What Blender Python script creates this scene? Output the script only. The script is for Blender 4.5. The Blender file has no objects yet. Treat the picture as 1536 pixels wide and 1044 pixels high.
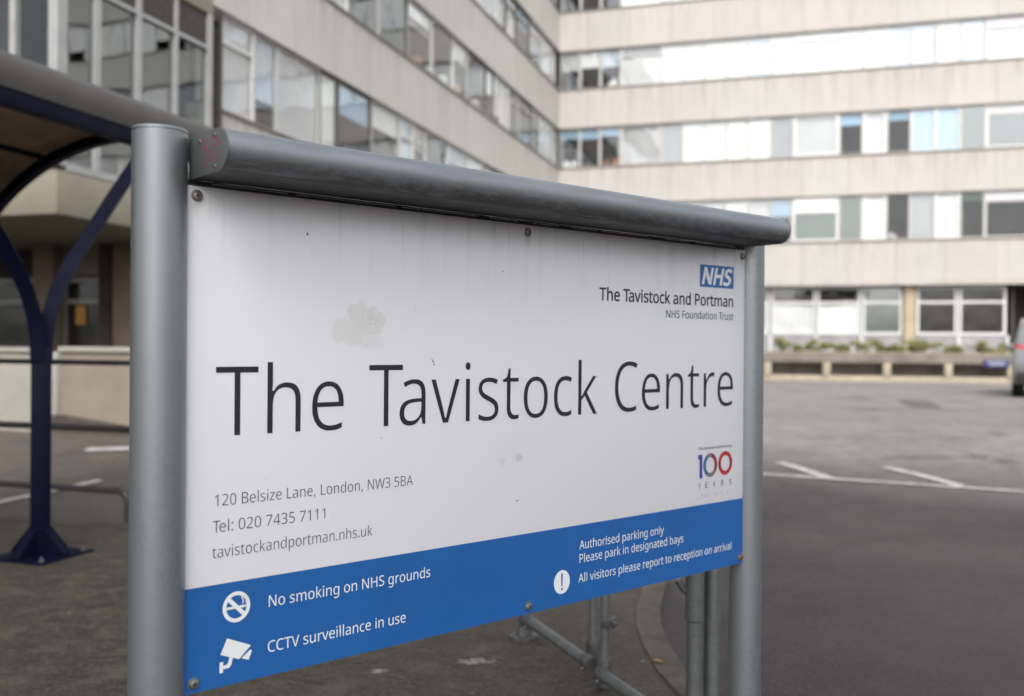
import bpy, bmesh, math, random
from math import sin, cos, pi, radians
from mathutils import Vector, Matrix

# ------------------------------------------------------------ camera, sky, sun, exposure
sc = bpy.context.scene
COL = sc.collection
F_PX, PITCH, ROLL = 1434.2, -0.003307, 0.008161      # solved from the vanishing points
cam_d = bpy.data.cameras.new('camera'); cam = bpy.data.objects.new('camera', cam_d); COL.objects.link(cam)
_up0 = Vector((0, -sin(PITCH), cos(PITCH))); _r0 = Vector((1, 0, 0)); _f = Vector((0, cos(PITCH), sin(PITCH)))
_r = _r0 * cos(ROLL) + _up0 * sin(ROLL); _u = _up0 * cos(ROLL) - _r0 * sin(ROLL)
cam.matrix_world = Matrix(((_r.x, _u.x, -_f.x, 0), (_r.y, _u.y, -_f.y, 0), (_r.z, _u.z, -_f.z, 1.5), (0, 0, 0, 1)))
cam_d.sensor_width = 36; cam_d.lens = F_PX / 1536 * 36
cam_d.clip_start = 0.05; cam_d.clip_end = 2000
cam_d.dof.use_dof = True; cam_d.dof.focus_distance = 2.28; cam_d.dof.aperture_fstop = 2.25
sc.camera = cam

SUN_AZ = Vector((0.02, -0.9998)); SUN_EL = radians(46)
world = bpy.data.worlds.new('World'); sc.world = world; world.use_nodes = True
wn, wl = world.node_tree.nodes, world.node_tree.links
wn.clear()
sky = wn.new('ShaderNodeTexSky'); sky.sky_type = 'NISHITA'; sky.sun_disc = False
sky.sun_elevation = SUN_EL; sky.sun_rotation = math.atan2(SUN_AZ.x, SUN_AZ.y)
sky.air_density = 1.0; sky.dust_density = 4.0; sky.ozone_density = 1.0
hs = wn.new('ShaderNodeHueSaturation'); hs.inputs['Saturation'].default_value = 0.25
wbg = wn.new('ShaderNodeBackground'); wbg.inputs['Strength'].default_value = 0.15
wo = wn.new('ShaderNodeOutputWorld')
wl.new(sky.outputs[0], hs.inputs['Color']); wl.new(hs.outputs[0], wbg.inputs['Color']); wl.new(wbg.outputs[0], wo.inputs['Surface'])
sun_d = bpy.data.lights.new('sun', 'SUN'); sun_d.energy = 0.5; sun_d.angle = radians(22); sun_d.color = (1.0, 0.965, 0.92)
sun = bpy.data.objects.new('sun', sun_d); COL.objects.link(sun)
_sd = Vector((SUN_AZ.x * cos(SUN_EL), SUN_AZ.y * cos(SUN_EL), sin(SUN_EL)))
sun.rotation_euler = _sd.to_track_quat('Z', 'Y').to_euler()
sc.view_settings.view_transform = 'Standard'; sc.view_settings.look = 'None'
sc.view_settings.exposure = 1.08; sc.view_settings.gamma = 1.0
sc.cycles.use_denoising = True
sc.cycles.max_bounces = 8; sc.cycles.transparent_max_bounces = 16; sc.cycles.sample_clamp_indirect = 6.0
sc.cycles.caustics_reflective = False; sc.cycles.caustics_refractive = False

random.seed(7)

# ------------------------------------------------------------ materials
def mat(name, color=(.5, .5, .5), rough=.6, metal=0.0, noise=0.0, nscale=6.0, bump=0.0, bscale=60.0, spec=None, stretch=None, coat=0.0):
    m = bpy.data.materials.new(name); m.use_nodes = True
    nt = m.node_tree; b = nt.nodes['Principled BSDF']
    b.inputs['Base Color'].default_value = (*color, 1); b.inputs['Roughness'].default_value = rough; b.inputs['Metallic'].default_value = metal
    if spec is not None: b.inputs['Specular IOR Level'].default_value = spec
    if coat: b.inputs['Coat Weight'].default_value = coat; b.inputs['Coat Roughness'].default_value = .08
    tc = nt.nodes.new('ShaderNodeTexCoord'); src = tc.outputs['Object']
    if stretch:
        mp = nt.nodes.new('ShaderNodeMapping'); mp.inputs['Scale'].default_value = stretch
        nt.links.new(src, mp.inputs['Vector']); src = mp.outputs[0]
    if noise:
        n = nt.nodes.new('ShaderNodeTexNoise'); n.inputs['Scale'].default_value = nscale; n.inputs['Detail'].default_value = 7
        n.inputs['Roughness'].default_value = .62
        nt.links.new(src, n.inputs['Vector'])
        r = nt.nodes.new('ShaderNodeMapRange'); r.inputs[1].default_value = .3; r.inputs[2].default_value = .7
        r.inputs[3].default_value = 1 - noise; r.inputs[4].default_value = 1 + noise
        nt.links.new(n.outputs['Fac'], r.inputs[0])
        mx = nt.nodes.new('ShaderNodeVectorMath'); mx.operation = 'SCALE'; mx.inputs[0].default_value = color
        nt.links.new(r.outputs[0], mx.inputs['Scale']); nt.links.new(mx.outputs[0], b.inputs['Base Color'])
        r2 = nt.nodes.new('ShaderNodeMapRange'); r2.inputs[1].default_value = .3; r2.inputs[2].default_value = .7
        r2.inputs[3].default_value = min(1, rough * (1 + noise * .6)); r2.inputs[4].default_value = max(.02, rough * (1 - noise * .6))
        nt.links.new(n.outputs['Fac'], r2.inputs[0]); nt.links.new(r2.outputs[0], b.inputs['Roughness'])
    if bump:
        n2 = nt.nodes.new('ShaderNodeTexNoise'); n2.inputs['Scale'].default_value = bscale; n2.inputs['Detail'].default_value = 4
        bp = nt.nodes.new('ShaderNodeBump'); bp.inputs['Strength'].default_value = bump; bp.inputs['Distance'].default_value = .01
        nt.links.new(src, n2.inputs['Vector']); nt.links.new(n2.outputs['Fac'], bp.inputs['Height']); nt.links.new(bp.outputs[0], b.inputs['Normal'])
    return m

class NG:
    """small helper for writing node graphs"""
    def __init__(s, m):
        s.nt = m.node_tree; s.b = s.nt.nodes['Principled BSDF']
        s.tc = s.nt.nodes.new('ShaderNodeTexCoord'); s.obj = s.tc.outputs['Object']
    def _in(s, sock, v):
        if hasattr(v, 'is_output'): s.nt.links.new(v, sock)
        else: sock.default_value = v
    def math(s, op, a, b=0.0, c=0.0, clamp=False):
        n = s.nt.nodes.new('ShaderNodeMath'); n.operation = op; n.use_clamp = clamp
        s._in(n.inputs[0], a); s._in(n.inputs[1], b); s._in(n.inputs[2], c); return n.outputs[0]
    def xyz(s, v=None):
        n = s.nt.nodes.new('ShaderNodeSeparateXYZ'); s._in(n.inputs[0], v or s.obj); return n.outputs
    def comb(s, x, y, z):
        n = s.nt.nodes.new('ShaderNodeCombineXYZ'); s._in(n.inputs[0], x); s._in(n.inputs[1], y); s._in(n.inputs[2], z); return n.outputs[0]
    def noise(s, scale, detail=5, vec=None, rough=.55, dist=0.0):
        n = s.nt.nodes.new('ShaderNodeTexNoise'); n.inputs['Scale'].default_value = scale; n.inputs['Detail'].default_value = detail
        n.inputs['Roughness'].default_value = rough; n.inputs['Distortion'].default_value = dist
        s._in(n.inputs['Vector'], vec or s.obj); return n.outputs['Fac']
    def scaled(s, v3, loc=(0, 0, 0)):
        n = s.nt.nodes.new('ShaderNodeMapping'); n.inputs['Scale'].default_value = v3; n.inputs['Location'].default_value = loc
        s._in(n.inputs['Vector'], s.obj); return n.outputs[0]
    def rng(s, v, a, b, c=0.0, d=1.0):
        n = s.nt.nodes.new('ShaderNodeMapRange'); s._in(n.inputs[0], v)
        for i, q in enumerate((a, b, c, d)): n.inputs[i + 1].default_value = q
        return n.outputs[0]
    def white(s, v):
        n = s.nt.nodes.new('ShaderNodeTexWhiteNoise'); n.noise_dimensions = '3D'; s._in(n.inputs['Vector'], v); return n.outputs
    def mix(s, f, a, b, mode='MIX'):
        n = s.nt.nodes.new('ShaderNodeMix'); n.data_type = 'RGBA'; n.blend_type = mode
        s._in(n.inputs[0], f)
        for k, v in ((6, a), (7, b)): s._in(n.inputs[k], (*v, 1) if isinstance(v, tuple) and len(v) == 3 else v)
        return n.outputs[2]
    def bump(s, h, strength=.3, dist=.01):
        n = s.nt.nodes.new('ShaderNodeBump'); n.inputs['Strength'].default_value = strength; n.inputs['Distance'].default_value = dist
        s._in(n.inputs['Height'], h); s.nt.links.new(n.outputs[0], s.b.inputs['Normal'])
    def set(s, name, v): s._in(s.b.inputs[name], (*v, 1) if isinstance(v, tuple) and len(v) == 3 else v)

def silver_paint(name, dirt):
    m = mat(name, (.36, .385, .41), .36, .8); g = NG(m)
    n1 = g.noise(9, 6, g.scaled((1, 1, .35))); n2 = g.noise(70, 4)
    x, y, z = g.xyz()
    col = g.mix(g.rng(n1, .35, .7), (.25, .27, .285), (.28, .30, .315))
    d = g.math('MULTIPLY', g.rng(n1, .48, .62), g.rng(n2, .4, .6))
    g.set('Base Color', g.mix(g.math('MULTIPLY', d, dirt), col, (.07, .065, .06)))
    g.set('Roughness', g.rng(n1, .3, .7, .46, .38)); g.set('Metallic', .7)
    return m

def hood_paint():
    m = mat('hood_paint', (.3, .32, .34), .36, .7); g = NG(m)
    x, y, z = g.xyz()
    n1 = g.noise(5, 7, g.scaled((.7, 5, 5)), .65); n2 = g.noise(60, 5, g.scaled((.5, 1, 1)))
    low = g.rng(z, 1.868, 1.832)                       # grime plus dark ground reflection painted on the lower half of the roll
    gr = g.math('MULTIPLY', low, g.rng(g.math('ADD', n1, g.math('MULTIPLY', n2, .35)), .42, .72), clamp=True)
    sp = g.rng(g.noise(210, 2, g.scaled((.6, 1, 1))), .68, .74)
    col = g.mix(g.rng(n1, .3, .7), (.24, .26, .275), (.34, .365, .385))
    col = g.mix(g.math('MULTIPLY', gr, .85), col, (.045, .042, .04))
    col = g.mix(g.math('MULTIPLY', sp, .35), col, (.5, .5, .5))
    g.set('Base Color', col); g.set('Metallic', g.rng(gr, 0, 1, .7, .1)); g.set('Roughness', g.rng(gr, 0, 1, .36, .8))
    g.bump(n2, .06, .003)
    return m

def panel_white():
    m = mat('panel_white', (.78, .78, .8), .32); g = NG(m)
    x, y, z = g.xyz()
    u = g.math('ADD', x, .9)
    def blob(u0, z0, ru, rz, warp, sc_, lo, hi, rot=0.0):
        w1 = g.math('MULTIPLY', g.math('SUBTRACT', g.noise(sc_, 6), .5), warp)
        w2 = g.math('MULTIPLY', g.math('SUBTRACT', g.noise(sc_ * 1.37, 6, g.scaled((1, 1, 1), (3, 1, 2))), .5), warp)
        a = g.math('ADD', g.math('SUBTRACT', u, u0), w1); b = g.math('ADD', g.math('SUBTRACT', z, z0 + 1.5), w2)
        a2 = g.math('ADD', g.math('MULTIPLY', a, cos(rot)), g.math('MULTIPLY', b, sin(rot)))
        b2 = g.math('SUBTRACT', g.math('MULTIPLY', b, cos(rot)), g.math('MULTIPLY', a, sin(rot)))
        r = g.math('POWER', g.math('ADD', g.math('POWER', g.math('DIVIDE', a2, ru), 2.0), g.math('POWER', g.math('DIVIDE', b2, rz), 2.0)), .5)
        return g.rng(r, hi, lo)
    fine = g.rng(g.noise(130, 4), .42, .66)
    s1 = blob(.408, .055, .050, .034, .05, 34, .88, 1.0, -.35)   # torn sticker residue
    s1b = blob(.362, .024, .046, .028, .05, 34, .8, 1.05, .1)
    s1c = blob(.405, .010, .05, .02, .02, 30, .6, 1.2, -.2)
    s1d = g.math('MULTIPLY', blob(.418, .052, .026, .014, .04, 60, .3, 1.2, -.3), g.rng(g.noise(150, 3, g.scaled((1, 1, 2.2))), .54, .62))
    s2 = blob(.845, -.27, .08, .05, .08, 16, .2, 1.3)
    s3 = blob(.857, -.283, .013, .011, .012, 60, .5, 1.25)
    s4 = blob(.803, -.288, .012, .009, .012, 60, .2, 1.4)
    wide = g.rng(g.noise(2.2, 4), .4, .7)
    c = g.mix(g.math('MULTIPLY', wide, .35), (.70, .698, .735), (.67, .68, .70))
    c = g.mix(g.math('MULTIPLY', s1, .45), c, (.50, .505, .48))
    c = g.mix(g.math('MULTIPLY', s1b, .6), c, (.58, .585, .57))
    c = g.mix(g.math('MULTIPLY', s1c, .5), c, (.60, .605, .60))
    c = g.mix(g.math('MULTIPLY', s1d, .85), c, (.33, .33, .31))
    c = g.mix(g.math('MULTIPLY', s2, .25), c, (.64, .66, .66))
    c = g.mix(g.math('MULTIPLY', s3, .7), c, (.5, .5, .52)); c = g.mix(g.math('MULTIPLY', s4, .55), c, (.52, .52, .54))
    drips = g.math('MULTIPLY', g.rng(g.noise(26, 4, g.scaled((1, 1, .05)), .65), .52, .72), g.rng(z, 1.60, 1.80))
    c = g.mix(g.math('MULTIPLY', drips, .55), c, (.42, .405, .375))
    for u_, z_ in ((.0206, .2842), (.88, .2842), (1.7848, .2842)):     # rust-tinged runs below the top screws
        c = g.mix(g.math('MULTIPLY', blob(u_, z_ - .012, .012, .030, .012, 50, .2, 1.1), .45), c, (.36, .33, .29))
    hair = g.math('MULTIPLY', g.rng(g.noise(60, 2, g.scaled((1, 1, .22), (5, 0, 2))), .70, .715), g.rng(g.noise(3, 2), .5, .6))
    c = g.mix(g.math('MULTIPLY', hair, .35), c, (.46, .45, .44))
    sp = g.rng(g.noise(95, 2), .725, .75)
    c = g.mix(g.math('MULTIPLY', sp, .45), c, (.4, .38, .36))
    g.set('Base Color', c); g.set('Roughness', g.rng(wide, 0, 1, .28, .42))
    return m

def concrete():
    m = mat('facade_concrete', (.5, .48, .45), .8); g = NG(m)
    x, y, z = g.xyz()
    sl = g.math('ADD', g.math('SUBTRACT', x, y), 50.0)
    s = g.math('DIVIDE', sl, 1.707)
    fl = g.math('FLOOR', s); fr = g.math('FRACT', s); row = g.math('FLOOR', g.math('DIVIDE', g.math('ADD', z, 2.5), 3.2))
    t = g.white(g.comb(fl, row, 0.0)); t2 = g.white(g.comb(fl, row, 7.3))
    base = g.mix(t[0], (.495, .458, .435), (.485, .472, .435))
    base = g.mix(g.rng(t2[0], 0, 1, 0, .55), base, (.44, .42, .395))
    big = g.noise(.35, 5, None, .65); blot = g.noise(1.1, 7, None, .7)
    st1 = g.noise(1.9, 7, g.scaled((1, 1, .10)), .7); st2 = g.noise(6.5, 5, g.scaled((1, 1, .06)), .6)
    # rain runs down from the sills: strongest just under the top edge of each band
    fz = g.math('FRACT', g.math('DIVIDE', g.math('SUBTRACT', z, 2.33), 3.25))
    run = g.rng(fz, .55, 1.0)
    base = g.mix(g.math('MULTIPLY', g.rng(st1, .44, .72), .55), base, (.41, .385, .355))
    base = g.mix(g.math('MULTIPLY', g.math('MULTIPLY', g.rng(st2, .46, .66), run), .75), base, (.30, .28, .25))
    base = g.mix(g.math('MULTIPLY', g.rng(blot, .48, .74), .5), base, (.43, .415, .36))
    base = g.mix(g.math('MULTIPLY', g.rng(big, .5, .72), .4), base, (.54, .51, .485))
    low = g.math('MULTIPLY', g.rng(fz, .56, .50), g.rng(blot, .35, .6))
    base = g.mix(g.math('MULTIPLY', low, .4), base, (.3, .27, .24))
    joint = g.math('MAXIMUM', g.rng(fr, .014, .007), g.rng(fr, .986, .993))
    base = g.mix(g.math('MULTIPLY', joint, .4), base, (.2, .18, .16))
    nearj = g.math('MULTIPLY', g.rng(g.math('ABSOLUTE', g.math('SUBTRACT', fr, .5)), .38, .5), g.rng(st1, .4, .6))
    base = g.mix(g.math('MULTIPLY', nearj, .2), base, (.40, .365, .33))
    g.set('Base Color', base); g.bump(g.noise(30, 5), .2, .01)
    return m

def asphalt():
    m = mat('asphalt', (.06, .055, .055), .75); g = NG(m)
    x, y, z = g.xyz()
    w = g.math('MULTIPLY', g.math('SUBTRACT', g.noise(.35, 4), .5), 1.2)
    # an older, paler surface beyond the newer dressing near the gate, and a brown tint by the shelter
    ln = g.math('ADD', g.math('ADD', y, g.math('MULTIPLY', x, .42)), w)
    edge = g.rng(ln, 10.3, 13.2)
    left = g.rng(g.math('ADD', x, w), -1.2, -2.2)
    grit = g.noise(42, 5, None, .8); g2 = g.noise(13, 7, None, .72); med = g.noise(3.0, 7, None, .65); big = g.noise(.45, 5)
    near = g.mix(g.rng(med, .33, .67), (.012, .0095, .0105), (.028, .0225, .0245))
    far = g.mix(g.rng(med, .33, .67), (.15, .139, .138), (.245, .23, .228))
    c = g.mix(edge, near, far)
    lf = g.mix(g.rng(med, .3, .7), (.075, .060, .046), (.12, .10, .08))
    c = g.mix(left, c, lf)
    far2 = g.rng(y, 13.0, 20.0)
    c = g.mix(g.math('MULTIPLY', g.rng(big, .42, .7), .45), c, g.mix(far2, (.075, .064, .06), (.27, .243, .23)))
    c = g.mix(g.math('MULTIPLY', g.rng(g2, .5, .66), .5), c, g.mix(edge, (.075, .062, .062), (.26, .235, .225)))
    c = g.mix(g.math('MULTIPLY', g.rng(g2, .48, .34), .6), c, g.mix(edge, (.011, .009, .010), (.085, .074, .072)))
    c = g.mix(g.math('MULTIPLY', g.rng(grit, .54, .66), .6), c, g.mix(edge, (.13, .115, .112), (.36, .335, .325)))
    crk = g.nt.nodes.new('ShaderNodeTexVoronoi'); crk.feature = 'DISTANCE_TO_EDGE'; crk.inputs['Scale'].default_value = .33; crk.inputs['Randomness'].default_value = 1
    wv = g.nt.nodes.new('ShaderNodeVectorMath'); wv.operation = 'ADD'; g.nt.links.new(g.obj, wv.inputs[0]); g.nt.links.new(g.comb(g.math('MULTIPLY', med, 1.6), g.math('MULTIPLY', g2, .5), 0.0), wv.inputs[1]); g.nt.links.new(wv.outputs[0], crk.inputs['Vector'])
    c = g.mix(g.math('MULTIPLY', g.rng(crk.outputs['Distance'], .014, .006), g.math('MULTIPLY', g.rng(big, .5, .58), .7)), c, (.03, .025, .024))
    pat = g.rng(g.noise(.9, 2, g.scaled((1, .5, 1), (4, 2, 0))), .64, .68)
    c = g.mix(g.math('MULTIPLY', pat, .4), c, (.05, .045, .042))
    g.set('Base Color', c); g.set('Roughness', g.rng(g2, .3, .7, .55, .8)); g.bump(g.math('ADD', grit, g.math('MULTIPLY', g2, 1.5)), .7, .012)
    return m

def pavement_mat():
    m = mat('pavement_tarmac', (.05, .042, .036), .6); g = NG(m)
    st = g.noise(13, 9, g.scaled((.7, 2.6, 1)), .75, .5); grit = g.noise(70, 4, None, .7); big = g.noise(1.0, 7, None, .68); mid = g.noise(5, 6, None, .7)
    c = g.mix(g.rng(st, .40, .60), (.006, .0045, .003), (.060, .045, .031))
    c = g.mix(g.math('MULTIPLY', g.rng(big, .44, .6), .7), c, g.mix(g.rng(mid, .35, .65), (.013, .010, .0075), (.055, .045, .036)))
    c = g.mix(g.math('MULTIPLY', g.rng(mid, .52, .66), .55), c, (.09, .073, .055))
    c = g.mix(g.math('MULTIPLY', g.rng(grit, .52, .64), .6), c, (.15, .125, .095))
    sp = g.math('MULTIPLY', g.rng(g.noise(4.0, 5, g.scaled((1, 1.8, 1)), .6), .67, .70), g.rng(grit, .4, .52))
    c = g.mix(g.math('MULTIPLY', sp, .75), c, (.33, .31, .28))
    g.set('Base Color', c); g.set('Roughness', g.rng(st, .3, .7, .42, .75)); g.bump(g.math('ADD', st, g.math('MULTIPLY', grit, .6)), .8, .018)
    return m

def blind_mat(name, col, fold):
    m = mat(name, col, .85); g = NG(m)
    x, y, z = g.xyz(); sl = g.math('SUBTRACT', x, y)
    oi = g.nt.nodes.new('ShaderNodeObjectInfo'); rr = oi.outputs['Random']
    # hanging folds / slats, a different count and tone for each one
    ph = g.math('MULTIPLY', sl, g.rng(rr, 0, 1, 34, 62))
    wob = g.math('MULTIPLY', g.noise(2.2, 3, g.scaled((1, 1, .25))), 9.0)
    w = g.math('SINE', g.math('ADD', ph, wob))
    slat = g.math('SINE', g.math('MULTIPLY', z, 95.0))
    pick = g.math('GREATER_THAN', rr, .62)
    f = g.math('ADD', g.math('MULTIPLY', g.math('SUBTRACT', 1.0, pick), w), g.math('MULTIPLY', pick, slat))
    k = g.math('ADD', g.rng(f, -1, 1, 1 - fold, 1.0), g.math('MULTIPLY', g.math('SUBTRACT', g.white(g.comb(rr, 1.0, 2.0))[0], .6), .28))
    n = g.rng(g.noise(.8, 4), .3, .7, .88, 1.05)
    v = g.nt.nodes.new('ShaderNodeVectorMath'); v.operation = 'SCALE'; v.inputs[0].default_value = col; g._in(v.inputs['Scale'], g.math('MULTIPLY', k, n))
    g.set('Base Color', v.outputs[0])
    return m

def glass(name, ior, tint=(.98, .99, .985), rough=0.0, ripple=.4):
    m = bpy.data.materials.new(name); m.use_nodes = True; nt = m.node_tree; nt.nodes.clear()
    o = nt.nodes.new('ShaderNodeOutputMaterial'); mx = nt.nodes.new('ShaderNodeMixShader')
    t = nt.nodes.new('ShaderNodeBsdfTransparent'); t.inputs[0].default_value = (*tint, 1)
    gl = nt.nodes.new('ShaderNodeBsdfGlossy'); gl.inputs['Roughness'].default_value = rough; gl.inputs['Color'].default_value = (.95, .97, 1, 1)
    # Schlick reflectance, the same from both sides of the thin pane
    f0 = ((ior - 1) / (ior + 1)) ** 2
    ge = nt.nodes.new('ShaderNodeNewGeometry'); dt = nt.nodes.new('ShaderNodeVectorMath'); dt.operation = 'DOT_PRODUCT'
    nt.links.new(ge.outputs['Incoming'], dt.inputs[0]); nt.links.new(ge.outputs['Normal'], dt.inputs[1])
    def mth(op, a, b):
        n_ = nt.nodes.new('ShaderNodeMath'); n_.operation = op
        for k_, v_ in enumerate((a, b)):
            if hasattr(v_, 'is_output'): nt.links.new(v_, n_.inputs[k_])
            else: n_.inputs[k_].default_value = v_
        return n_.outputs[0]
    fo = mth('ADD', mth('MULTIPLY', mth('POWER', mth('SUBTRACT', 1.0, mth('ABSOLUTE', dt.outputs['Value'], 0.0)), 5.0), 1 - f0), f0)
    # rippled old panes
    tc = nt.nodes.new('ShaderNodeTexCoord'); n = nt.nodes.new('ShaderNodeTexNoise'); n.inputs['Scale'].default_value = 1.3; n.inputs['Detail'].default_value = 1
    bp = nt.nodes.new('ShaderNodeBump'); bp.inputs['Strength'].default_value = ripple; bp.inputs['Distance'].default_value = .02
    nt.links.new(tc.outputs['Object'], n.inputs['Vector']); nt.links.new(n.outputs['Fac'], bp.inputs['Height'])
    nt.links.new(bp.outputs[0], gl.inputs['Normal'])
    nt.links.new(fo, mx.inputs[0]); nt.links.new(t.outputs[0], mx.inputs[1]); nt.links.new(gl.outputs[0], mx.inputs[2])
    nt.links.new(mx.outputs[0], o.inputs[0])
    return m

def roof_sheet():
    m = bpy.data.materials.new('roof_sheet'); m.use_nodes = True; nt = m.node_tree
    b = nt.nodes['Principled BSDF']; g = NG(m)
    n = g.noise(3, 6); c = g.mix(g.rng(n, .35, .7), (.14, .11, .085), (.24, .195, .155))
    g.set('Base Color', c); g.set('Roughness', .35)
    tr = nt.nodes.new('ShaderNodeBsdfTranslucent'); nt.links.new(c, tr.inputs['Color'])
    mx = nt.nodes.new('ShaderNodeMixShader'); mx.inputs[0].default_value = .6
    o = nt.nodes['Material Output']; nt.links.new(b.outputs[0], mx.inputs[1]); nt.links.new(tr.outputs[0], mx.inputs[2]); nt.links.new(mx.outputs[0], o.inputs[0])
    return m

def leaf_mat(name, a, b_):
    m = bpy.data.materials.new(name); m.use_nodes = True; nt = m.node_tree
    b = nt.nodes['Principled BSDF']; g = NG(m)
    n = g.noise(2.2, 3); c = g.mix(g.rng(n, .35, .65), a, b_)
    g.set('Base Color', c); g.set('Roughness', .55)
    tr = nt.nodes.new('ShaderNodeBsdfTranslucent'); nt.links.new(c, tr.inputs['Color'])
    mx = nt.nodes.new('ShaderNodeMixShader'); mx.inputs[0].default_value = .3
    o = nt.nodes['Material Output']; nt.links.new(b.outputs[0], mx.inputs[1]); nt.links.new(tr.outputs[0], mx.inputs[2]); nt.links.new(mx.outputs[0], o.inputs[0])
    return m

M = {}
M['silver'] = silver_paint('silver_post_paint', .12)
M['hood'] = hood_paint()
M['endcap'] = mat('end_cap_paint', (.13, .14, .143), .5, .3, noise=.12, nscale=14)
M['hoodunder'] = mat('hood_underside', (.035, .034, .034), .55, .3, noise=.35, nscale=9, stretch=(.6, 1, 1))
M['dark'] = mat('dark_channel', (.012, .012, .013), .6)
M['alu'] = mat('bare_aluminium', (.7, .7, .7), .3, .9, noise=.2, nscale=30)
M['panel'] = panel_white()
M['blue'] = mat('sign_blue', (.013, .105, .345), .38, noise=.07, nscale=3)
M['ink'] = mat('lettering_black', (.011, .010, .016), .5)
M['grey_ink'] = mat('lettering_grey', (.035, .035, .045), .5)
M['slate_ink'] = mat('lettering_slate', (.03, .09, .15), .5)
M['white_ink'] = mat('lettering_white', (.75, .78, .8), .45)
M['logo_blue'] = mat('logo_blue', (.015, .12, .36), .45)
M['digit_blue'] = mat('digit_blue', (.025, .05, .30), .5)
M['digit_teal'] = mat('digit_teal', (.03, .12, .25), .5, noise=.3, nscale=60)
M['digit_red'] = mat('digit_red', (.42, .015, .02), .5)
M['digit_crimson'] = mat('digit_crimson', (.22, .01, .035), .5, noise=.3, nscale=60)
M['digit_photo'] = mat('digit_photo', (.16, .15, .14), .5, noise=.7, nscale=160)
M['faint'] = mat('faint_print', (.48, .48, .52), .5)
M['screw'] = mat('screw_steel', (.24, .235, .2), .45, .7, noise=.3, nscale=120)
M['rust'] = mat('screw_rusty', (.2, .12, .08), .6, .4, noise=.4, nscale=150)
M['pink'] = mat('pink_marker', (.42, .05, .13), .6)
M['navy'] = mat('navy_gloss_paint', (.0006, .0016, .012), .6, noise=.25, nscale=7, spec=.12)
M['fascia'] = mat('fascia_grey', (.075, .072, .068), .6, noise=.12, nscale=2.5)
M['sheet'] = roof_sheet()
M['rail'] = mat('dull_rail_paint', (.045, .04, .04), .45, .3, noise=.2, nscale=8)
M['galv'] = mat('galvanised_steel', (.17, .183, .178), .5, .6, noise=.22, nscale=18, bump=.08, bscale=90)
M['galvdark'] = mat('cast_clamp', (.11, .11, .11), .55, .5, noise=.3, nscale=30, bump=.15, bscale=80)
M['concrete'] = concrete()
M['soffit'] = mat('soffit_concrete', (.2, .18, .155), .85, noise=.15, nscale=2)
M['band'] = mat('cream_render', (.21, .19, .145), .8, noise=.12, nscale=1.2)
M['column'] = mat('column_render', (.20, .155, .11), .8, noise=.1, nscale=2)
M['wframe'] = mat('white_window_frame', (.62, .62, .6), .5, noise=.06, nscale=3)
M['bframe'] = mat('shaded_white_frame', (.33, .33, .325), .5, noise=.1, nscale=3)  # white frame darkened to put the bay and entrance shade into its colour
M['gframe'] = mat('grey_window_frame', (.47, .46, .44), .5, noise=.08, nscale=3)
M['dframe'] = mat('dark_window_frame', (.09, .085, .08), .5)
M['glass'] = glass('window_glass', 1.75)
M['glassd'] = glass('clear_door_glass', 1.42)
M['glassb'] = glass('mirror_window_glass', 2.2, (.7, .75, .73), 0.0, .15)
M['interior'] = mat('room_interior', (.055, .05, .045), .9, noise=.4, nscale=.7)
M['louvre'] = mat('louvre_timber', (.085, .075, .068), .7, noise=.25, nscale=6, stretch=(1, 1, 12))
for k_, c_ in dict(white=(.86, .86, .84), cream=(.85, .84, .78), pale=(.60, .59, .61), grey=(.32, .33, .35), blue=(.33, .50, .68), pblue=(.66, .74, .84),
                   green=(.045, .085, .062), orange=(.45, .2, .09)).items():
    M['b_' + k_] = blind_mat('blind_' + k_, c_, .16)
M['lowwall'] = mat('low_wall_render', (.34, .325, .29), .8, noise=.1, nscale=1.6)
M['lowwall2'] = mat('low_wall_brown_render', (.25, .21, .17), .8, noise=.12, nscale=1.6)
M['asphalt'] = asphalt()
M['pavement'] = pavement_mat()
M['patch'] = mat('tarmac_patch', (.10, .095, .088), .8, noise=.3, nscale=14, bump=.3, bscale=60)
M['kerb'] = mat('kerb_stone', (.062, .05, .039), .75, noise=.3, nscale=7, bump=.2, bscale=60)
M['yline'] = mat('faded_yellow_paint', (.12, .088, .03), .7, noise=.55, nscale=9)
M['wline'] = mat('road_paint_white', (.36, .345, .33), .7, noise=.35, nscale=9)
M['trough'] = mat('trough_concrete', (.19, .168, .142), .85, noise=.3, nscale=1.6)
M['plinth'] = mat('plinth_panel', (.30, .30, .30), .7, noise=.2, nscale=2)
M['pier'] = mat('buff_column', (.42, .345, .235), .8, noise=.15, nscale=2)
M['troughp'] = mat('trough_post_concrete', (.36, .31, .235), .85, noise=.15, nscale=3)
M['leaf'] = leaf_mat('tree_leaf', (.03, .055, .018), (.075, .11, .035))
M['leaf2'] = leaf_mat('planter_leaf', (.14, .17, .045), (.30, .29, .09))
M['leaf3'] = leaf_mat('planter_leaf_russet', (.16, .09, .04), (.24, .19, .06))
M['bark'] = mat('tree_bark', (.075, .06, .045), .9, noise=.4, nscale=10, bump=.6, bscale=20)
M['signblue'] = mat('plate_blue', (.022, .025, .13), .45)
M['notice'] = mat('amber_notice', (.50, .25, .05), .6, noise=.2, nscale=12)
M['carpaint'] = mat('silver_car_paint', (.27, .275, .275), .3, .6, noise=.08, nscale=2, coat=.5)
M['carglass'] = mat('car_glass', (.02, .024, .026), .05, spec=.8)
M['tyre'] = mat('tyre_rubber', (.015, .015, .015), .8)
M['wheel'] = mat('wheel_alloy', (.4, .4, .4), .35, .8)
M['taillight'] = mat('tail_light_red', (.35, .012, .02), .2)
M['plastic'] = mat('black_plastic', (.02, .02, .02), .6)

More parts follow.
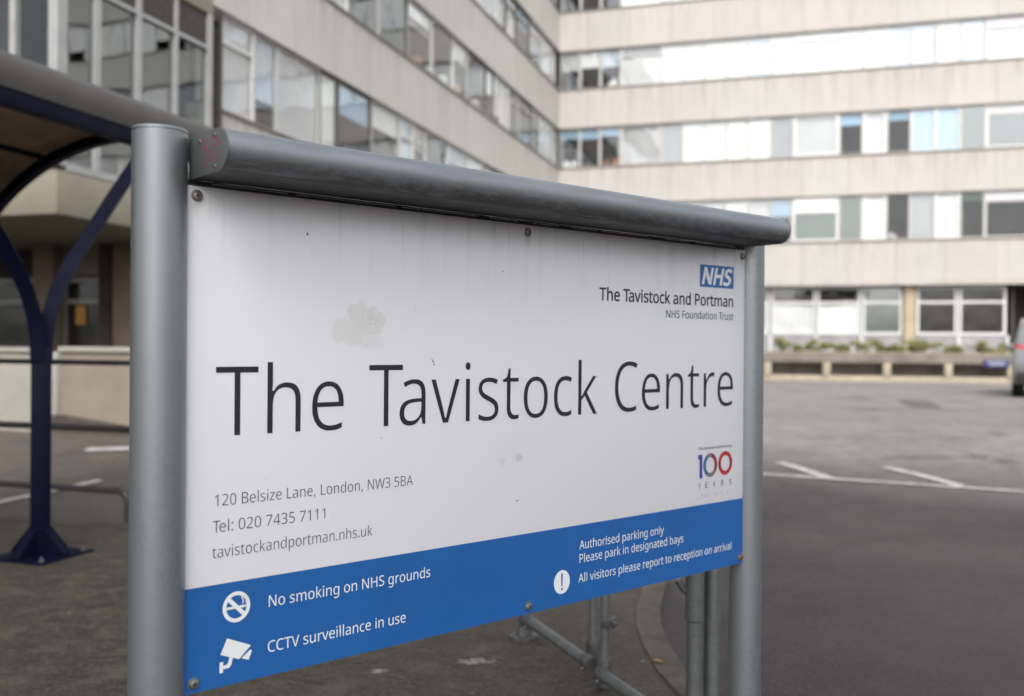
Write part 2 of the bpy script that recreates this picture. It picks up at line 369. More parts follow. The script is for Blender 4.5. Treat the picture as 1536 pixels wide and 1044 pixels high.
# ------------------------------------------------------------ mesh building
class MB:
    def __init__(s): s.v = []; s.f = []; s.mi = []; s.mats = []
    def _m(s, m):
        if m is None: return 0
        if m not in s.mats: s.mats.append(m)
        return s.mats.index(m)
    def face(s, pts, m=None):
        i = len(s.v); s.v += [tuple(p) for p in pts]; s.f.append(tuple(range(i, i + len(pts)))); s.mi.append(s._m(m))
    def raw(s, vs, fs, m=None):
        i = len(s.v); s.v += [tuple(p) for p in vs]; k = s._m(m)
        for f in fs: s.f.append(tuple(i + j for j in f)); s.mi.append(k)
    def box(s, a, b, m=None):
        x0, y0, z0 = (min(p, q) for p, q in zip(a, b)); x1, y1, z1 = (max(p, q) for p, q in zip(a, b))
        s.raw([(x0, y0, z0), (x1, y0, z0), (x1, y1, z0), (x0, y1, z0), (x0, y0, z1), (x1, y0, z1), (x1, y1, z1), (x0, y1, z1)],
              [(0, 3, 2, 1), (4, 5, 6, 7), (0, 1, 5, 4), (1, 2, 6, 5), (2, 3, 7, 6), (3, 0, 4, 7)], m)
    def obox(s, c, dx, dy, dz, m=None):
        """oriented box: centre and three half vectors"""
        c, dx, dy, dz = map(Vector, (c, dx, dy, dz))
        vs = [c + a * dx + b * dy + e * dz for e in (-1, 1) for a, b in ((-1, -1), (1, -1), (1, 1), (-1, 1))]
        s.raw(vs, [(0, 3, 2, 1), (4, 5, 6, 7), (0, 1, 5, 4), (1, 2, 6, 5), (2, 3, 7, 6), (3, 0, 4, 7)], m)
    def prism(s, poly, d, m=None):
        """planar polygon (3d points) swept along d"""
        d = Vector(d); n = len(poly); a = [Vector(p) for p in poly]; b = [p + d for p in a]
        s.raw(a + b, [tuple(range(n - 1, -1, -1)), tuple(range(n, 2 * n))] + [(i, (i + 1) % n, n + (i + 1) % n, n + i) for i in range(n)], m)
    def tube(s, path, r, n=16, m=None, cap=True, sq=False):
        P = [Vector(p) for p in path]; rings = []
        t0 = (P[1] - P[0]).normalized(); nrm = t0.orthogonal().normalized()
        if abs(t0.z) < .9: nrm = (Vector((0, 0, 1)) - t0 * t0.z).normalized()
        for i, p in enumerate(P):
            if i == 0: t = t0
            elif i == len(P) - 1: t = (P[i] - P[i - 1]).normalized()
            else: t = ((P[i + 1] - P[i]).normalized() + (P[i] - P[i - 1]).normalized()).normalized()
            nrm = (nrm - t * nrm.dot(t)).normalized(); bn = t.cross(nrm)
            rr = r[i] if isinstance(r, (list, tuple)) else r
            k = 4 if sq else n; off = pi / 4 if sq else 0; q = rr * (2 ** .5 if sq else 1)
            rings.append([p + (nrm * cos(off + 2 * pi * j / k) + bn * sin(off + 2 * pi * j / k)) * q for j in range(k)])
        k = len(rings[0]); vs = [v for R_ in rings for v in R_]; fs = []
        for i in range(len(rings) - 1):
            for j in range(k): fs.append((i * k + j, i * k + (j + 1) % k, (i + 1) * k + (j + 1) % k, (i + 1) * k + j))
        if cap: fs.append(tuple(range(k - 1, -1, -1))); fs.append(tuple(range((len(rings) - 1) * k, len(rings) * k)))
        s.raw(vs, fs, m)
    def lathe(s, prof, c, axis=(0, 0, 1), n=32, m=None):
        """profile of (radius, height) along the axis through c"""
        ax = Vector(axis).normalized(); a = ax.orthogonal().normalized(); b = ax.cross(a); c = Vector(c); vs = []; fs = []
        for r, h in prof:
            for j in range(n): vs.append(c + ax * h + (a * cos(2 * pi * j / n) + b * sin(2 * pi * j / n)) * max(r, 1e-5))
        for i in range(len(prof) - 1):
            for j in range(n): fs.append((i * n + j, i * n + (j + 1) % n, (i + 1) * n + (j + 1) % n, (i + 1) * n + j))
        fs.append(tuple(range(n - 1, -1, -1))); fs.append(tuple(range((len(prof) - 1) * n, len(prof) * n)))
        s.raw(vs, fs, m)
    def build(s, name, m=None, parent=None, smooth=True, bevel=0.0, angle=35):
        me = bpy.data.meshes.new(name); me.from_pydata(s.v, [], s.f)
        if m is not None and not s.mats: me.materials.append(m)
        for q in s.mats: me.materials.append(q)
        if s.mats: me.polygons.foreach_set('material_index', s.mi)
        me.validate()
        bm = bmesh.new(); bm.from_mesh(me); bmesh.ops.recalc_face_normals(bm, faces=bm.faces)
        if bevel:
            es = [e for e in bm.edges if e.is_manifold and e.calc_face_angle(0) > radians(30)]
            bmesh.ops.bevel(bm, geom=es, offset=bevel, segments=2, affect='EDGES', profile=.5)
        bm.to_mesh(me); bm.free()
        if smooth: me.shade_smooth(); me.set_sharp_from_angle(angle=radians(angle))
        o = bpy.data.objects.new(name, me); COL.objects.link(o)
        if parent is not None: o.parent = parent
        return o

def tag(o, label=None, cat=None, group=None, kind=None):
    if label: o['label'] = label
    if cat: o['category'] = cat
    if group: o['group'] = group
    if kind: o['kind'] = kind
    return o
def empty(name, loc=(0, 0, 0), rz=0.0):
    o = bpy.data.objects.new(name, None); o.empty_display_size = .2; COL.objects.link(o)
    o.location = loc; o.rotation_euler = (0, 0, rz); return o
def copy_tree(o, parent=None):
    c = o.copy(); COL.objects.link(c); c.parent = parent
    for ch in list(o.children): copy_tree(ch, c)
    return c
def bez(p0, p1, p2, n=10):
    p0, p1, p2 = map(Vector, (p0, p1, p2))
    return [p0 * (1 - t) ** 2 + p1 * 2 * t * (1 - t) + p2 * t * t for t in (i / n for i in range(n + 1))]
def gz(x, y):
    t = min(1, max(0, (y - 6.5) / 8)); return .45 * t * t * (3 - 2 * t)

# letter outlines: advance;contour|contour in 1/1000 em
GLYPHS = {
    ' ': '209;',
    '!': '216;131,161 85,161 65,573 151,573|58,43 59,61 64,75 72,85 83,92 94,96 107,97 120,96 132,92 142,85 151,75 156,61 157,43 156,26 151,12 142,2 132,-6 120,-10 107,-11 94,-10 83,-6 72,2 64,12 59,26',
    ',': '215;154,84 136,23 111,-42 85,-103 33,-103 49,-38 63,31 73,93 148,93',
    '.': '215;58,43 59,61 64,75 72,85 82,92 94,96 107,97 120,96 132,92 142,85 151,75 156,61 157,43 156,26 151,12 142,2 132,-6 120,-10 107,-11 94,-10 82,-6 72,2 64,12 59,26',
    '0': '459;419,287 419,260 418,234 416,209 413,185 409,163 401,128 390,97 376,70 359,47 339,27 316,12 290,1 261,-6 229,-8 188,-4 153,8 122,27 97,54 76,88 60,129 52,156 47,186 43,217 40,251 39,287 40,323 42,357 46,389 51,418 58,446 73,486 93,520 119,547 149,566 186,578 229,581 269,578 304,566 335,547 361,520 382,486 399,446 406,418 412,389 416,357 419,323|110,287 110,257 112,228 114,202 117,178 121,156 131,125 143,98 159,78 178,64 202,55 229,52 256,55 279,64 298,78 314,98 326,124 336,156 340,178 344,202 346,228 348,257 348,287 348,317 346,346 344,372 340,396 336,417 326,449 314,475 298,495 279,510 256,518 229,521 202,518 178,510 159,495 143,475 131,449 121,417 117,396 114,372 112,346 110,317',
    '1': '459;285,0 216,0 216,400 216,439 217,470 219,499 196,477 169,455 108,405 71,452 226,573 285,573',
    '2': '459;417,0 38,0 38,59 188,210 216,238 240,264 261,287 280,309 295,331 306,353 315,376 320,399 322,424 318,453 309,477 294,496 273,510 249,518 221,520 194,519 169,514 147,506 126,495 104,482 83,466 45,513 60,526 77,537 94,548 113,557 132,565 153,572 174,577 197,580 221,581 255,579 285,572 313,562 336,548 356,531 372,510 384,485 391,458 394,428 392,399 386,371 375,344 361,318 344,292 324,267 301,241 275,214 247,185 128,67 128,64 417,64',
    '3': '459;395,439 394,414 389,392 381,372 370,355 356,339 340,326 321,316 300,307 277,302 277,298 319,290 353,276 379,255 398,229 409,198 413,163 410,131 403,101 390,74 371,50 348,30 318,14 297,6 275,0 250,-5 223,-7 193,-8 164,-7 136,-5 110,-1 85,5 60,13 36,23 36,89 61,78 87,69 114,61 141,56 168,52 194,51 241,55 278,65 305,81 324,104 335,132 339,164 337,187 331,206 320,223 306,236 288,247 265,255 240,261 211,264 179,265 123,265 123,326 180,326 209,327 236,332 259,339 278,350 294,362 307,377 316,394 321,413 323,434 320,460 311,481 295,498 274,511 249,519 219,521 199,521 181,519 164,515 117,498 75,473 39,521 61,537 87,550 115,563 147,573 181,579 218,581 252,579 283,574 309,566 332,555 352,540 376,511 390,477',
    '4': '459;443,130 359,130 359,0 291,0 291,130 17,130 17,190 286,576 359,576 359,193 443,193|291,374 291,412 293,444 294,474 295,500 292,500 276,468 257,438 86,193 291,193',
    '5': '459;221,351 258,349 292,342 322,331 349,316 371,297 389,274 402,247 410,217 413,183 410,145 402,111 387,81 368,54 343,32 314,15 280,2 242,-5 199,-8 170,-7 142,-4 116,0 91,6 70,14 51,23 51,90 71,79 95,70 121,62 148,57 174,53 200,52 227,54 252,58 274,65 293,76 310,89 323,106 333,126 339,149 341,176 337,210 325,239 306,262 279,279 243,289 197,292 146,288 99,280 64,302 86,573 373,573 373,508 146,508 132,342 169,348',
    '7': '459;109,0 344,508 35,508 35,573 419,573 419,518 187,0',
    ':': '215;58,43 59,61 64,75 72,85 82,92 94,96 107,97 120,96 132,92 142,85 151,75 156,61 157,43 156,26 151,12 142,2 132,-6 120,-10 107,-11 94,-10 82,-6 72,2 64,12 59,26|58,387 59,405 64,419 72,429 82,436 94,440 107,441 120,440 132,436 142,429 151,419 156,405 157,387 156,369 151,355 142,345 132,338 120,333 107,332 94,333 82,338 72,345 64,355 59,369',
    'A': '512;437,0 368,177 141,177 73,0 0,0 224,575 289,575 512,0|282,415 274,438 263,473 255,500 247,468 238,438 230,415 165,241 346,241',
    'B': '521;241,573 282,571 319,568 351,561 380,552 404,541 424,526 439,508 450,486 457,460 459,431 457,409 453,389 446,371 437,354 424,340 409,328 392,317 372,309 350,304 350,300 373,295 395,288 415,279 433,267 448,253 461,236 470,215 476,191 478,163 475,130 467,100 454,74 436,52 413,33 385,19 354,8 318,2 279,0 78,0 78,573|256,329 300,331 334,339 357,352 372,371 381,394 384,423 380,451 369,474 351,490 324,502 289,509 245,511 150,511 150,329|150,269 150,61 265,61 311,64 346,74 371,91 388,112 398,138 401,168 399,188 395,205 388,221 377,235 362,247 344,256 321,263 293,267 260,269',
    'C': '507;323,517 294,516 266,510 241,502 217,490 196,474 178,456 162,434 149,410 139,383 131,353 127,321 125,286 126,259 129,233 133,208 139,185 147,164 164,132 186,105 213,83 244,68 281,58 322,55 347,56 371,58 394,62 460,78 460,15 438,8 416,2 393,-2 369,-6 342,-7 312,-8 278,-7 247,-2 217,5 191,15 166,28 144,44 124,62 106,82 91,105 78,131 68,158 59,188 54,219 50,252 49,287 50,313 52,337 55,361 60,384 67,406 81,440 99,471 120,499 145,523 174,543 206,559 242,571 281,578 324,581 353,580 381,577 409,572 435,565 460,557 482,547 453,486 394,508 372,513 348,516',
    'E': '446;398,0 78,0 78,573 398,573 398,509 150,509 150,330 383,330 383,268 150,268 150,63 398,63',
    'F': '416;150,0 78,0 78,573 398,573 398,509 150,509 150,306 383,306 383,243 150,243',
    'G': '584;326,302 524,302 524,22 493,12 462,5 431,-1 398,-5 362,-7 323,-8 289,-7 256,-2 226,5 199,15 173,28 150,43 129,61 111,81 94,104 81,130 69,157 60,186 54,218 50,251 49,286 50,321 55,354 62,385 71,415 84,442 100,467 117,490 138,510 160,528 186,544 213,557 243,567 275,575 309,579 346,581 377,580 407,577 437,572 465,565 491,557 516,547 489,484 468,493 445,501 421,508 395,513 369,516 342,517 315,516 290,513 267,507 245,499 225,489 195,468 170,441 150,409 141,388 134,365 128,340 125,314 124,286 125,260 128,234 132,210 138,187 146,166 164,133 187,106 216,84 236,73 258,65 283,59 310,56 340,55 364,55 385,56 404,59 452,68 452,238 326,238',
    'H': '594;516,0 443,0 443,267 150,267 150,0 78,0 78,573 150,573 150,330 443,330 443,573 516,573',
    'L': '420;78,0 78,573 150,573 150,64 400,64 400,0',
    'N': '609;532,0 447,0 141,476 138,476 141,432 143,378 144,320 144,0 78,0 78,573 161,573 467,99 470,99 468,137 466,193 464,249 464,573 532,573',
    'O': '626;577,287 577,261 575,236 571,212 567,189 561,166 547,132 531,101 510,73 486,49 459,29 428,13 393,1 355,-6 314,-8 271,-6 232,1 196,13 165,29 138,49 114,73 94,101 78,132 65,167 59,189 55,212 51,237 50,262 49,288 50,322 54,355 59,386 67,415 78,442 91,467 106,490 123,510 143,529 166,545 190,558 218,568 247,575 280,580 314,581 348,580 379,576 408,568 434,558 459,545 481,529 501,511 519,490 534,468 547,442 558,415 567,386 573,355 576,322|125,287 126,259 128,233 132,208 138,184 145,163 161,131 182,104 207,83 238,67 273,58 314,55 354,58 390,67 420,83 445,104 465,131 481,163 488,184 494,208 498,233 500,259 501,287 499,329 494,366 485,400 472,430 456,457 436,479 412,496 384,508 351,516 314,518 274,515 238,506 207,490 182,469 161,443 145,411 138,389 132,366 128,342 126,315',
    'P': '485;229,573 272,571 309,566 342,557 370,544 393,528 411,509 426,487 436,463 442,435 444,404 443,381 439,358 433,336 423,316 411,296 395,278 375,262 351,249 324,238 292,230 256,225 216,223 150,223 150,0 78,0 78,573|223,511 150,511 150,285 208,285 242,286 272,290 298,296 320,306 338,318 352,334 362,352 368,375 370,401 366,435 354,462 334,484 306,499 269,508',
    'R': '499;236,573 281,571 320,565 353,555 381,540 404,522 422,500 434,474 442,444 444,410 442,381 437,356 427,334 415,315 401,298 385,285 367,274 349,264 330,257 487,0 403,0 264,237 150,237 150,0 78,0 78,573|232,510 150,510 150,298 236,298 278,301 312,310 338,325 355,347 366,374 370,407 368,430 363,450 355,467 343,480 328,491 310,500 287,505 261,509',
    'S': '440;403,153 400,121 392,92 378,66 359,44 335,26 307,11 274,1 238,-6 198,-8 137,-5 83,4 41,19 41,88 62,80 86,72 113,65 142,59 171,56 201,55 228,56 252,60 273,66 290,74 305,85 316,98 324,113 329,129 330,147 329,164 325,180 318,194 308,207 295,218 277,230 255,241 228,252 196,265 172,274 151,284 131,294 114,305 98,317 85,330 74,344 65,359 57,375 52,393 49,413 48,435 51,464 58,490 71,513 89,533 110,550 136,563 165,573 197,579 231,581 262,580 290,577 318,572 343,565 367,558 389,549 366,487 346,495 325,502 302,508 278,513 254,516 229,517 207,516 187,513 169,507 155,499 142,489 133,478 126,464 122,450 121,434 122,416 126,400 133,386 143,373 156,362 172,351 193,341 217,330 246,318 278,306 307,293 332,279 353,264 371,247 385,228 395,206 401,181',
    'T': '446;259,0 187,0 187,509 8,509 8,573 437,573 437,509 259,509',
    'V': '481;481,573 277,0 204,0 0,573 75,573 204,205 220,160 231,119 241,80 250,119 262,161 277,207 405,573',
    'W': '746;735,573 583,0 510,0 399,375 389,410 380,443 373,471 370,488 367,471 361,443 352,409 342,373 234,0 161,0 10,573 85,573 174,223 183,186 190,151 196,118 201,87 206,119 213,154 222,191 232,227 333,573 407,573 512,225 523,187 532,151 538,117 544,87 550,129 560,175 572,224 660,573',
    'Y': '454;227,291 376,573 454,573 263,222 263,0 191,0 191,219 0,573 79,573',
    'a': '450;231,437 261,436 287,432 311,425 331,415 347,403 368,375 381,338 385,293 385,0 334,0 320,61 317,61 304,46 292,33 279,22 265,13 250,5 234,-1 216,-5 195,-7 172,-8 148,-7 124,-2 103,6 84,16 68,30 55,48 45,68 39,92 37,119 43,159 59,192 87,219 110,231 137,241 168,249 203,254 243,257 316,259 316,285 313,317 306,342 293,359 275,371 253,378 227,380 205,379 183,376 163,370 106,347 84,400 104,410 126,419 151,426 177,432 204,436|252,208 204,203 167,195 141,182 124,165 113,144 110,119 112,97 120,79 132,66 148,56 167,51 188,49 223,52 253,62 279,79 299,103 311,134 315,172 315,210',
    'b': '493;139,461 138,410 135,373 139,373 153,390 169,405 189,419 213,429 240,435 272,437 303,435 331,428 357,417 380,401 401,381 418,357 432,328 441,295 447,257 449,215 448,186 446,160 441,135 435,112 427,91 410,61 390,36 365,17 337,3 306,-5 272,-8 240,-6 213,0 189,10 169,24 153,38 139,55 133,55 119,0 68,0 68,609 139,609|260,379 231,377 207,371 188,361 172,348 159,330 150,308 144,282 140,252 139,217 139,214 140,184 143,157 148,132 155,111 165,93 187,69 219,55 261,51 297,55 325,69 348,93 358,112 366,133 372,158 375,185 376,216 375,247 372,274 366,298 358,320 348,338 325,360 296,374',
    'c': '385;241,-8 204,-5 170,2 139,15 112,34 88,58 69,87 60,108 53,131 48,156 45,183 44,213 45,243 48,271 54,297 61,321 71,342 90,372 114,396 142,415 174,428 208,435 245,438 267,437 288,435 309,431 328,426 344,421 358,415 337,356 292,370 244,376 217,374 193,368 172,358 155,343 141,325 131,303 123,277 119,247 117,213 119,181 123,152 131,126 141,104 155,86 172,71 191,61 214,55 240,53 262,54 283,56 302,60 351,78 351,15 336,8 320,3 304,-2 285,-5 264,-7',
    'd': '493;221,-8 190,-6 162,1 136,12 113,28 92,48 75,72 61,101 52,134 46,172 44,214 46,256 52,294 62,327 75,357 93,381 113,402 137,417 162,429 191,436 221,438 243,437 262,434 280,429 296,423 310,416 323,407 354,374 359,374 356,405 354,438 354,609 425,609 425,0 368,0 358,58 354,58 323,24 310,15 296,7 279,1 262,-4 242,-7|232,51 273,55 305,67 328,88 343,117 352,154 355,200 355,213 354,244 351,271 346,296 338,318 329,336 306,360 274,375 231,379 196,374 168,359 146,334 135,315 127,293 122,269 118,242 117,213 118,183 122,156 127,133 135,111 146,93 168,69 197,55',
    'e': '452;234,438 269,435 301,427 329,414 354,396 374,373 390,346 402,315 409,281 411,244 411,201 117,201 122,157 134,119 154,90 181,69 215,56 254,52 280,53 305,56 327,60 348,66 370,73 392,82 392,20 370,11 349,4 327,-1 304,-5 279,-7 251,-8 212,-5 176,3 143,17 114,36 90,61 70,91 61,112 53,134 48,158 45,184 44,212 45,239 48,265 53,289 59,312 68,333 86,364 108,390 134,411 164,426 198,435|233,380 202,377 175,366 154,348 137,323 125,293 119,257 338,257 336,281 333,302 326,322 318,338 306,353 292,364 276,373 256,378',
    'g': '493;221,438 248,436 273,431 297,422 319,409 338,393 355,373 359,373 369,430 425,430 425,-7 423,-46 416,-80 404,-109 388,-135 367,-155 341,-172 310,-183 274,-190 233,-192 202,-192 174,-189 147,-186 122,-180 99,-174 78,-165 78,-100 99,-110 123,-118 149,-125 177,-130 206,-133 237,-134 271,-130 300,-119 324,-101 341,-77 352,-48 355,-13 355,4 356,32 358,57 354,57 338,37 320,21 299,8 275,-1 250,-6 221,-8 189,-6 160,1 134,13 111,29 91,51 74,76 61,105 52,138 46,174 44,214 46,253 52,289 61,322 74,351 91,377 111,399 134,416 160,428 189,435|230,379 207,376 187,370 169,359 153,344 140,326 130,303 123,277 119,247 117,213 118,183 122,156 128,131 136,110 146,92 169,68 197,54 232,50 253,51 271,53 288,58 303,65 315,74 326,85 336,98 343,113 349,131 353,151 355,173 356,197 356,214 355,251 350,282 343,309 332,331 319,348 302,362 281,371 257,377',
    'h': '496;139,431 138,399 135,370 140,370 149,385 161,397 174,407 188,416 204,424 221,429 238,434 255,436 273,437 306,435 335,430 360,421 382,408 399,391 413,370 423,344 429,314 431,280 431,0 361,0 361,275 358,307 351,333 338,353 319,367 295,376 265,379 235,377 210,370 189,360 173,347 160,329 150,308 144,283 140,254 139,222 139,0 68,0 68,609 139,609',
    'i': '207;139,430 139,0 68,0 68,430|104,591 115,590 124,586 133,580 140,572 144,560 145,546 144,532 140,521 133,512 124,506 115,502 104,501 93,502 83,506 75,512 68,521 64,532 63,546 64,560 68,572 75,580 83,586 93,590',
    'k': '428;138,291 137,257 135,221 138,221 152,240 172,264 189,285 326,430 409,430 235,246 421,0 336,0 187,200 138,158 138,0 68,0 68,609 138,609',
    'l': '207;139,0 68,0 68,609 139,609',
    'm': '750;540,438 584,434 621,421 649,401 662,384 672,363 679,339 683,311 685,280 685,0 615,0 615,277 613,308 606,333 594,353 577,367 555,376 528,379 490,374 460,362 438,342 423,315 414,280 411,237 411,0 342,0 342,277 341,298 337,317 332,333 325,347 315,359 303,367 289,374 272,377 253,379 227,377 204,370 185,360 170,347 158,329 150,308 144,283 140,255 139,223 139,0 68,0 68,430 125,430 136,371 140,371 149,385 160,398 173,409 186,418 201,425 217,431 233,435 249,437 266,438 298,436 325,430 349,420 369,406 386,388 398,366 402,366 418,388 438,406 461,420 486,430 512,436',
    'n': '496;275,438 304,436 331,432 354,424 374,414 391,401 405,384 416,363 424,339 429,311 431,280 431,0 361,0 361,275 358,307 351,333 338,353 319,367 295,376 265,379 222,374 189,361 166,338 151,308 142,269 139,223 139,0 68,0 68,430 125,430 136,371 140,371 150,385 162,398 175,409 190,418 206,425 222,431 239,435 257,437',
    'o': '485;442,216 440,181 436,150 428,121 417,95 404,71 388,51 369,33 348,18 324,7 299,-1 271,-6 241,-8 214,-6 188,-1 163,7 140,18 119,33 100,51 84,71 70,95 59,121 51,150 46,181 44,216 45,243 48,269 53,293 60,316 68,336 87,367 110,392 137,412 169,426 204,435 244,438 281,435 316,426 347,412 374,392 398,367 417,336 426,316 433,293 438,269 441,243|117,216 119,184 123,154 130,128 141,105 155,86 172,71 192,59 216,53 243,51 270,53 294,59 314,71 331,86 345,105 356,128 363,154 367,184 369,216 367,248 363,277 355,303 345,325 331,344 314,359 294,370 270,376 242,379 202,374 171,359 147,335 136,317 128,295 122,271 118,245',
    'p': '493;273,438 303,436 331,429 357,418 380,402 401,383 418,358 432,329 441,296 447,258 449,216 448,187 446,161 441,136 435,114 427,93 410,62 390,37 365,17 337,3 306,-5 272,-8 251,-7 231,-4 213,1 197,7 182,15 170,24 139,55 134,55 137,20 139,-16 139,-192 68,-192 68,430 126,430 136,371 139,371 170,405 182,414 197,422 213,429 231,434 251,437|260,379 233,377 210,371 190,362 174,349 161,333 152,313 145,289 141,261 139,229 139,216 140,182 144,152 150,126 159,103 172,85 188,70 208,59 233,53 261,51 286,53 308,60 326,72 341,88 354,108 364,131 371,157 375,186 376,217 375,245 372,271 366,294 358,316 348,334 325,359 296,374',
    'r': '331;269,438 295,437 319,433 310,368 287,372 264,374 248,373 232,369 217,363 202,355 189,346 176,334 166,321 156,305 149,289 143,270 140,251 139,229 139,0 68,0 68,430 126,430 134,351 137,351 147,367 158,381 170,395 183,407 198,418 214,426 231,433 249,437',
    's': '384;348,119 346,92 339,69 327,49 311,32 292,18 268,6 241,-2 210,-6 176,-8 148,-7 122,-5 99,-1 78,5 59,11 42,19 42,83 60,75 81,67 104,60 128,54 153,50 178,49 211,51 236,57 256,66 269,79 277,94 280,112 271,141 264,150 253,158 239,167 222,176 200,185 174,196 148,206 124,217 103,228 84,239 69,252 57,266 48,283 43,302 41,324 46,358 61,386 85,408 104,419 125,427 149,433 174,437 202,438 228,437 252,434 275,430 298,424 319,417 339,409 315,353 258,372 238,377 218,379 197,380 171,379 149,374 131,366 118,356 111,343 108,328 109,317 113,307 119,298 127,290 139,282 154,274 219,246 245,236 268,226 289,215 306,203 321,191 333,176 341,159 346,140',
    't': '289;212,50 245,53 272,59 272,5 240,-4 200,-8 178,-7 157,-3 138,4 120,13 104,27 91,44 82,66 76,93 74,125 74,375 13,375 13,409 75,437 103,528 144,528 144,430 269,430 269,375 144,375 144,127 146,103 153,83 163,69 177,58 193,52',
    'u': '496;427,430 427,0 370,0 359,57 356,57 346,43 334,31 321,20 306,11 290,4 273,-1 256,-5 238,-7 220,-8 187,-6 159,-1 134,8 112,21 95,38 81,59 71,85 65,114 63,148 63,430 135,430 135,153 137,122 145,96 158,76 176,62 200,53 230,51 260,53 285,59 306,69 323,82 336,100 345,121 352,146 356,175 357,206 357,430',
    'v': '407;163,0 0,430 75,430 167,176 180,137 193,96 201,63 204,63 214,96 227,138 241,176 332,430 407,430 244,0',
    'y': '409;1,430 76,430 169,185 184,144 196,105 205,68 209,68 224,121 245,186 333,430 409,430 224,-59 213,-85 201,-108 188,-130 173,-148 157,-164 138,-176 117,-185 94,-191 67,-192 34,-190 9,-186 9,-130 30,-133 56,-135 72,-134 86,-131 99,-126 110,-118 121,-110 130,-99 152,-59 174,-2',
    'z': '377;346,0 31,0 31,47 262,375 45,375 45,430 340,430 340,377 112,55 346,55',
}
TREES = [(0.8, -2.6, 9.0, 3.0), (-8.0, -1.5, 9.0, 3.3), (20.0, -14.0, 9.5, 3.4), (28.0, -9.0, 10.5, 3.8), (-11.0, 4.0, 9.0, 3.4)]

# ------------------------------------------------------------ ground, pavement, markings
def axis(a, b, fine0, fine1, step, coarse):
    out = [a]; x = a
    while x < b:
        x += step if fine0 <= x < fine1 else min(coarse, (fine0 - x) if x < fine0 else coarse) or step
        out.append(min(x, b))
    return out
gm = MB(); xs = [-400, -100, -40, -20, -10, -5, 0, 5, 10, 20, 40, 100, 400]
ys = [-400, -100, -30, -10, 0, 4, 6] + [6.5 + .4 * i for i in range(21)] + [18, 25, 40, 80, 400]
gv = [(x, y, gz(x, y)) for y in ys for x in xs]; nx = len(xs)
gm.raw(gv, [(j * nx + i, j * nx + i + 1, (j + 1) * nx + i + 1, (j + 1) * nx + i) for j in range(len(ys) - 1) for i in range(nx - 1)])
tag(gm.build('ground', M['asphalt']), kind='structure')

edge = [(-40, 8.6), (-12, 8.0), (-4.13, 7.73), (-2.985, 7.5), (-1.2, 7.3), (.0, 7.12), (.55, 6.9), (.82, 6.45), (.86, 6.0), (.79, 5.7), (.70, 5.3), (.655, 4.95), (.645, 4.6), (.66, 4.25),
        (.78, 3.5), (1.25, 2.4), (2.4, .8), (5, -2.2), (9, -5)]
pv = MB(); PZ = .05
def hts(x, y): return max(PZ, gz(x, y) + .03)
pv.raw([(x, y, hts(x, y)) for x, y in edge] + [(-40, -5, PZ)], [tuple(range(len(edge) + 1))])
tag(pv.build('pavement', M['pavement'], smooth=False), kind='structure')
kb = MB(); W_ = .13
def offs(pts, d):
    out = []
    for i, p in enumerate(pts):
        a = Vector(pts[max(0, i - 1)]); b = Vector(pts[min(len(pts) - 1, i + 1)]); t = (b - a).normalized()
        out.append(Vector(p) + Vector((t.y, -t.x)) * d)
    return out
eo = offs(edge, -W_)
for i in range(len(edge) - 1):
    a, b, c, d = edge[i], edge[i + 1], eo[i + 1], eo[i]
    q = [Vector((p[0], p[1], hts(p[0], p[1]) + .006)) for p in (a, b, c, d)]
    if (Vector(a) - Vector(b)).length < 3: kb.prism([p + Vector((0, 0, -.12)) for p in q], (0, 0, .12), M['kerb'])
tag(kb.build('kerb', None, smooth=False), kind='structure')

def stripe(name, pts, w, m, label=None):
    s = MB(); a = offs(pts, w / 2); b = offs(pts, -w / 2)
    for i in range(len(pts) - 1):
        L_ = (Vector(pts[i + 1]) - Vector(pts[i])).length; k = max(1, int(L_ / .5))
        for j in range(k):
            q = []
            for (S_, tt) in ((a, j / k), (a, (j + 1) / k), (b, (j + 1) / k), (b, j / k)):
                p = S_[i].lerp(S_[i + 1], tt); q.append((p.x, p.y, gz(p.x, p.y) + .012))
            s.face(q, m)
    o = s.build(name, None, smooth=False); tag(o, kind='structure')
    return o
stripe('road_marking', [(-2.5, 11.5), (2.638, 9.886), (4.954, 9.2), (9.5, 7.9)], .085, M['wline'])
for pts in ([(2.93, 10.50), (3.08, 10.2), (3.24, 9.72)], [(4.02, 10.28), (4.22, 9.95), (4.44, 9.42)], [(1.75, 10.8), (1.9, 10.5), (2.05, 10.1)]):
    stripe('road_marking', pts, .13, M['wline'])
stripe('road_marking', [(-6.2, 5.9), (-4.53, 8.40), (-4.02, 9.36)], .12, M['wline'])
stripe('road_marking', [(-4.85, 10.9), (-4.2, 11.0)], .22, M['wline'])
stripe('road_marking', [(-12, 8.2), (-4.13, 7.83), (-2.985, 7.60), (-1.2, 7.45)], .07, M['yline'])
for a, b in (((9.3, 28.6), (11.4, 28.0)), ((7.2, 29.3), (7.9, 29.1)), ((11.9, 27.9), (14.0, 27.3))): stripe('road_marking', [a, b], .12, M['wline'])

q = MB(); P_ = [(7.05, 16.8), (7.55, 16.7), (8.25, 19.0), (7.7, 19.2)]
q.face([(x, y, gz(x, y) + .006) for x, y in P_], M['patch']); tag(q.build('tarmac_patch', None, smooth=False), kind='structure')

